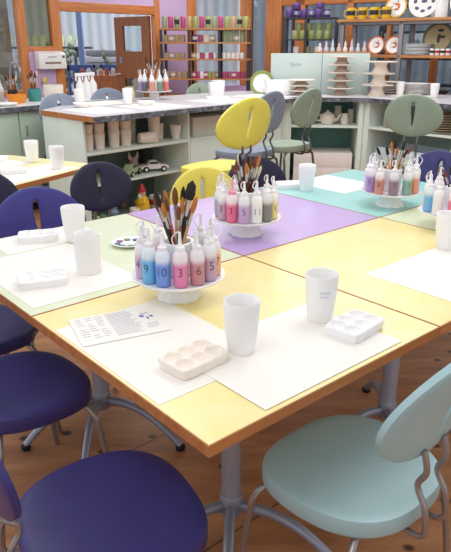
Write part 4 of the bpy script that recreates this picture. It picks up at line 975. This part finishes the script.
for i in range(6):
    a = i * 1.05; p = cn(.66, .34, CZ + .02)
    brush('%s-bristled brush in the teal cup, %s' % (['brown', 'black', 'brown', 'amber', 'black', 'pale'][i], nth(i, 6)), p, p + Vector((-.05 + .02 * i, .02 * math.sin(a), .22 + .02 * (i % 3))), ['black', 'red', 'wooden', 'black', 'brown', 'orange'][i], ['brown', 'black', 'brown', 'amber', 'black', 'pale'][i], 1.3)
o = thing('tap', 'tall curved chrome tap over the sink', 'tap', cn(.54, .52), CR)
obj('spout', G().tube([(0, 0, 0), (0, 0, .24), (0, -.03, .32), (0, -.10, .34), (0, -.16, .30), (0, -.17, .26)], .011, 10, 5).mesh('spout', CHROME), o); obj('tap_base', G().lathe([(.01, 0), (.028, 0), (.024, .02), (.014, .03)], 14).mesh('tap_base', CHROME), o)
o = obj('ceramic_block', G().loft([[(x * (.085 + k), y * (.05 + k), z) for x, y in ((-1, -1), (1, -1), (1, 1), (-1, 1))] for k, z in ((-.006, 0), (0, .02), (.004, .135), (-.004, .135), (-.012, .02))]).mesh('ceramic_block', CREAM, bevel=.006), None, cn(.92, .40), (0, 0, R(8))); tag(o, 'cream rectangular pot under the towel dispenser', 'pot')
random.seed(9)
for i in range(12):
    col = [(200, 214, 206), (176, 190, 186), (150, 170, 190), (206, 190, 180), (120, 140, 130), (190, 200, 210), (160, 120, 110), (220, 214, 200), (140, 150, 150), (190, 170, 190), (110, 120, 140), (214, 200, 190)][i]
    bottle('%s storage bottle in the row along the sink wall, %s' % (['mint', 'grey green', 'slate blue', 'beige', 'dark green', 'ice blue', 'brown', 'cream', 'grey', 'lilac', 'blue grey', 'sand'][i], nth(i, 12)), cn(-.60 + i * .095, .53 + .03 * (i % 2)), R(-20), 'store%d' % i, col, None, k=1.35, tether=False, group='storage bottles along the sink wall')
for i in range(2):
    q = pot('%s jar of brushes on the sink worktop' % ['grey', 'black'][i], cn((.05, .48)[i], .42), (GREYMETAL, BLK)[i], .11, .045); q['group'] = 'brush jars by the sink'
    for k in range(5):
        p = cn((.05, .48)[i], .42, CZ + .015)
        brush('%s-handled brush in the %s jar by the sink, %s' % (['red', 'wooden', 'black', 'orange', 'brown'][k], ['grey', 'black'][i], nth(k, 5)), p, p + Vector((-.05 + .025 * k, .01 * (k % 3 - 1), .22 + .02 * (k % 2))), ['red', 'wooden', 'black', 'orange', 'brown'][k], ['black', 'brown', 'amber', 'black', 'pale'][k], 1.3)
for i in range(2):
    o = obj('white_dish', G().lathe([(.02, 0), (.07, 0), (.10, .02), (.098, .024), (.06, .008), (.01, .006)], 22).mesh('white_dish', GLAZE), None, cn((.05, .22)[i], (.16, .12)[i])); tag(o, 'low white dish on the sink worktop, %s' % ['at the left frame edge', 'before the orange bowl'][i], 'dish', 'white dishes by the sink')
# pottery bits towards the doorway end of that counter
o = obj('glass_jar', G().lathe([(.02, 0), (.045, 0), (.05, .01), (.05, .09), (.04, .105), (.042, .13), (.02, .132)], 18).mesh('glass_jar', mat('jar_cream', (206, 190, 158), .3)), None, (-.905, 6.02, CZ + .0005)); tag(o, 'small beige jar between the cup and the counter paint stand', 'jar')
# towel dispenser on the lilac panel
o = thing('towel_dispenser', 'white paper towel dispenser on the lilac wall panel', 'dispenser', WN(1.215, -.012, 1.20), PR)
g = G(); g.loft([[(x, -.10, z) for x, z in ((-.17, 0), (.17, 0), (.17, .16), (-.17, .16))], [(x, 0, z) for x, z in ((-.17, 0), (.17, 0), (.17, .19), (-.17, .19))]])
obj('housing', g.mesh('housing', mat('dispenser_white', (240, 236, 232), .4), bevel=.012), o)
obj('slot', G().box(-.10, -.103, .055, .10, -.0985, .075).mesh('slot', mat('slot_brown', (150, 118, 96), .6)), o)
obj('badge', G().box(.12, -.103, .115, .15, -.0985, .14).mesh('badge', PUR), o)
obj('lettering', G().box(-.06, -.103, .12, .05, -.0985, .133).mesh('lettering', INK), o)
o = thing('washing_brush', 'yellow-headed washing brush hanging on the lilac panel', 'brush', WN(1.10, -.04, .93), PR)
obj('handle', G().tube([(0, 0, 0), (.02, 0, .12)], .008, 8).mesh('handle', CREAM), o); obj('head', G().ell((.03, 0, .15), (.03, .02, .04)).mesh('head', mat('straw', (226, 196, 110), .7)), o)

# ------------------------------------------------------------------ the next room, seen through doorway and windows
def spray(label, loc, k=1):
    t = thing('spray_bottle', label, 'spray bottle', loc, R(30), 'white spray bottles by the doorway'); t.scale = (k,) * 3
    obj('body', cached('spb', lambda: G().lathe([(.01, 0), (.042, 0), (.045, .01), (.042, .12), (.016, .17), (.014, .20), (.01, .20)], 16).mesh('body', WHITE, 50)), t)
    obj('trigger', cached('spt', lambda: G().box(-.045, -.012, .205, .028, .012, .238).box(-.045, -.008, .16, -.03, .008, .21).mesh('trigger', WHITE, bevel=.004)), t)
BCAB = mat_wood('cabinet_veneer', (140, 80, 40), (170, 104, 56), .45, 2)
bx, by = WN(2.0, 1.0).xy
t = thing('brown_cabinet', 'brown wooden cabinet seen through the doorway', 'cabinet', (-1.72, 9.0, 0), R(0))
sb('carcass', -.33, -.2, 0, .33, .2, 1.06, BCAB); 
for i in (0, 1): sb('door', -.32 + .325 * i, -.215, .05, -.005 + .325 * i, -.2, .98, BCAB)
for i in range(7):
    o = obj('small_jar', G().lathe([(.01, 0), (.03, 0), (.032, .06), (.02, .07 + .01 * (i % 3)), (.02, .09), (.004, .09)], 12).mesh('small_jar', mat('sj%d' % (i % 4), [(150, 70, 60), (214, 208, 200), (90, 90, 110), (190, 150, 90)][i % 4], .4)), None, (-1.98 + i * .085, 8.93 + .03 * (i % 2), 1.0605)); tag(o, '%s small jar on the brown cabinet, %s' % (['red', 'white', 'grey', 'ochre'][i % 4], nth(i, 7)), 'jar', 'jars on the brown cabinet')
for i, (px, py, z) in enumerate(((-1.72, 7.0, .95), (-1.58, 7.05, .95), (-1.43, 7.1, .95))):
    spray('white spray bottle by the doorway, %s' % nth(i, 3), cn(1.24 + .105 * i, .40 + .03 * i, CZ + .0005), .98)
t = thing('blue_post', 'pale blue steel post standing in the next room', 'post', (-2.20, 10.0, 0))
sb('shaft', -.04, -.04, 0, .04, .04, 3.2, mat('post_blue', (120, 150, 196), .5), .006); sb('base_plate', -.1, -.1, 0, .1, .1, .015, mat('post_blue2', (110, 138, 184), .5))
t = thing('ceiling_rail', 'dark horizontal rail high up in the next room', 'rail', (0, 0, 0))
sb('bar', -4.6, 10.95, 2.28, 1.2, 11.0, 2.34, BLACKMETAL, None); sb('hanger', -1.75, 10.95, 2.0, -1.65, 11.0, 2.28, BLACKMETAL, None); sb('upright', -4.55, 10.95, 0, -4.5, 11.0, 2.28, BLACKMETAL, None); sb('upright', 1.1, 10.95, 0, 1.15, 11.0, 2.28, BLACKMETAL, None)
# long bench with a row of pale green vases
t = thing('stock_bench', 'long dark bench with a shelf of pale green vases in the next room', 'bench', (-4.2, 11.6, 0))
sb('top', -2.2, 0, 1.38, 1.75, .5, 1.42, BLACKMETAL); sb('shelf', -2.2, 0, 1.02, 1.75, .5, 1.05, BLACKMETAL); sb('shelf', -2.2, 0, .6, 1.75, .5, .63, BLACKMETAL)
for x in (-2.2, -.3, 1.5): sb('leg', x, .02, 0, x + .05, .48, 1.38, BLACKMETAL)
VG = mat('pale_green_vase', (196, 206, 176), .5)
for i in range(16):
    vase('pale green vase in the row on the far bench, %s' % nth(i, 16), (-4.95 + i * .155, 11.75, 1.4205), .19, .055, .06, VG, 'pale green vases on the far bench', 'vase', 'vase')
for i in range(12):
    m = [TAN, SGG, CREAM, BLUG][i % 4]
    vase('%s pot on the bench shelf below the green vases, %s' % (['tan', 'sage', 'cream', 'pale blue'][i % 4], nth(i, 12)), (-5.3 + i * .24, 11.72, 1.0505), .19, .09, .07, m, 'pots under the far green vases', 'garden_pot', 'pot')
# planters, plants
for i, (x, y, h) in enumerate(((-2.75, 10.75, 1.30), (-3.4, 10.4, 1.2), (-1.62, 10.15, 1.2))):
    t = thing('potted_plant', 'slender leafy plant in the next room, %s' % nth(i, 3), 'plant', (x, y, 0), 0, 'plants in the next room')
    obj('pot', G().lathe([(.05, 0), (.12, 0), (.16, .30), (.14, .30), (.05, .05)], 16).mesh('pot', mat('pp%d' % i, [(70, 66, 64), (90, 80, 72), (60, 60, 60)][i], .5)), t)
    st = G(); lf = G(); random.seed(50 + i)
    for k in range(9):
        a = random.uniform(0, 2 * PI); r = random.uniform(.1, .35); top = Vector((r * math.cos(a), r * math.sin(a), .3 + h * random.uniform(.7, 1)))
        st.tube([(0, 0, .25), (top.x * .4, top.y * .4, .25 + (top.z - .25) * .6), top], [.008, .006, .003], 5, 3)
        for q in range(6):
            f = .5 + .5 * q / 6; lf.ell((top.x * f + random.uniform(-.05, .05), top.y * f + random.uniform(-.05, .05), .25 + (top.z - .25) * f), (.035, .02, .05), 6, 4)
    obj('stems', st.mesh('stems', mat('stem_brown', (92, 84, 74), .7)), t); obj('foliage', lf.mesh('foliage', mat('grey_leaf', (112, 128, 108), .7)), t)
# stacked grey platforms
for i in range(4):
    o = obj('stacked_tray', G().box(-.42 + .03 * i, -.3, 0, .42 - .03 * i, .3, .09).mesh('stacked_tray', mat('tray_grey%d' % (i % 2), [(176, 180, 188), (120, 124, 134)][i % 2], .5), bevel=.006), None, (-1.95, 10.95, .98 + i * .1)); tag(o, 'grey tray in the stack seen through the doorway, %s' % ['lowest', 'second', 'third', 'topmost'][i], 'tray', 'grey tray stack in the next room')
t = thing('work_bench', 'plain grey work bench under the tray stack in the next room', 'bench', (-1.95, 10.95, 0))
sb('top', -.7, -.4, .94, .7, .4, .979, GREYMETAL); 
for x in (-.66, .62):
    for y in (-.36, .32): sb('leg', x, y, 0, x + .04, y + .04, .94, GREYMETAL)
BC = mat('royal_blue_plastic', (50, 84, 150), .45)
for i in range(3):
    t = thing('blue_chair', 'blue slat-backed chair in the next room, %s' % nth(i, 3), 'chair', (-2.72 + i * .46 + (.18 if i else 0), 9.5 + .05 * i, 0), R(0), 'blue chairs in the next room')
    sb('seat', -.21, -.2, .45, .21, .2, .48, BC)
    for x in (-.2, .17):
        for y in (-.2, .17): sb('leg', x, y, 0, x + .03, y + .03, .45 if y > 0 else 1.18, BC)
    sb('top_rail', -.2, -.2, 1.10, .2, -.17, 1.18, BC)
    for k in range(4): sb('slat', -.13 + k * .075, -.195, .48, -.10 + k * .075, -.175, 1.10, BC)
# dark stock shelves far behind the right windows
t = thing('stock_shelf', 'dark stock shelf standing behind the right-hand windows', 'shelf', (3.6, 8.4, 0), R(-40))
for z in (.9, 1.25, 1.6, 1.95): sb('shelf_board', -1.8, 0, z, 1.2, .35, z + .03, BLACKMETAL)
for x in (-1.8, -.4, 1.15): sb('post', x, 0, 0, x + .05, .35, 1.98, BLACKMETAL)
o = obj('partition_wall', G().box(0, 0, 0, 1.3, .06, 2.5).mesh('partition_wall', mat('ochre_partition', (120, 104, 66), .8)), None, (-4.3, 9.0, 0), (0, 0, R(20)))
o.name = 'wall_partition'; o['kind'] = 'structure'
o = obj('window_30', G().box(.46, -.02, 1.35, .86, -.005, 1.78).mesh('window_30', mat('frosted_pane', (190, 206, 206), .3)), None, (-4.3, 9.0, 0), (0, 0, R(20))); o['kind'] = 'structure'
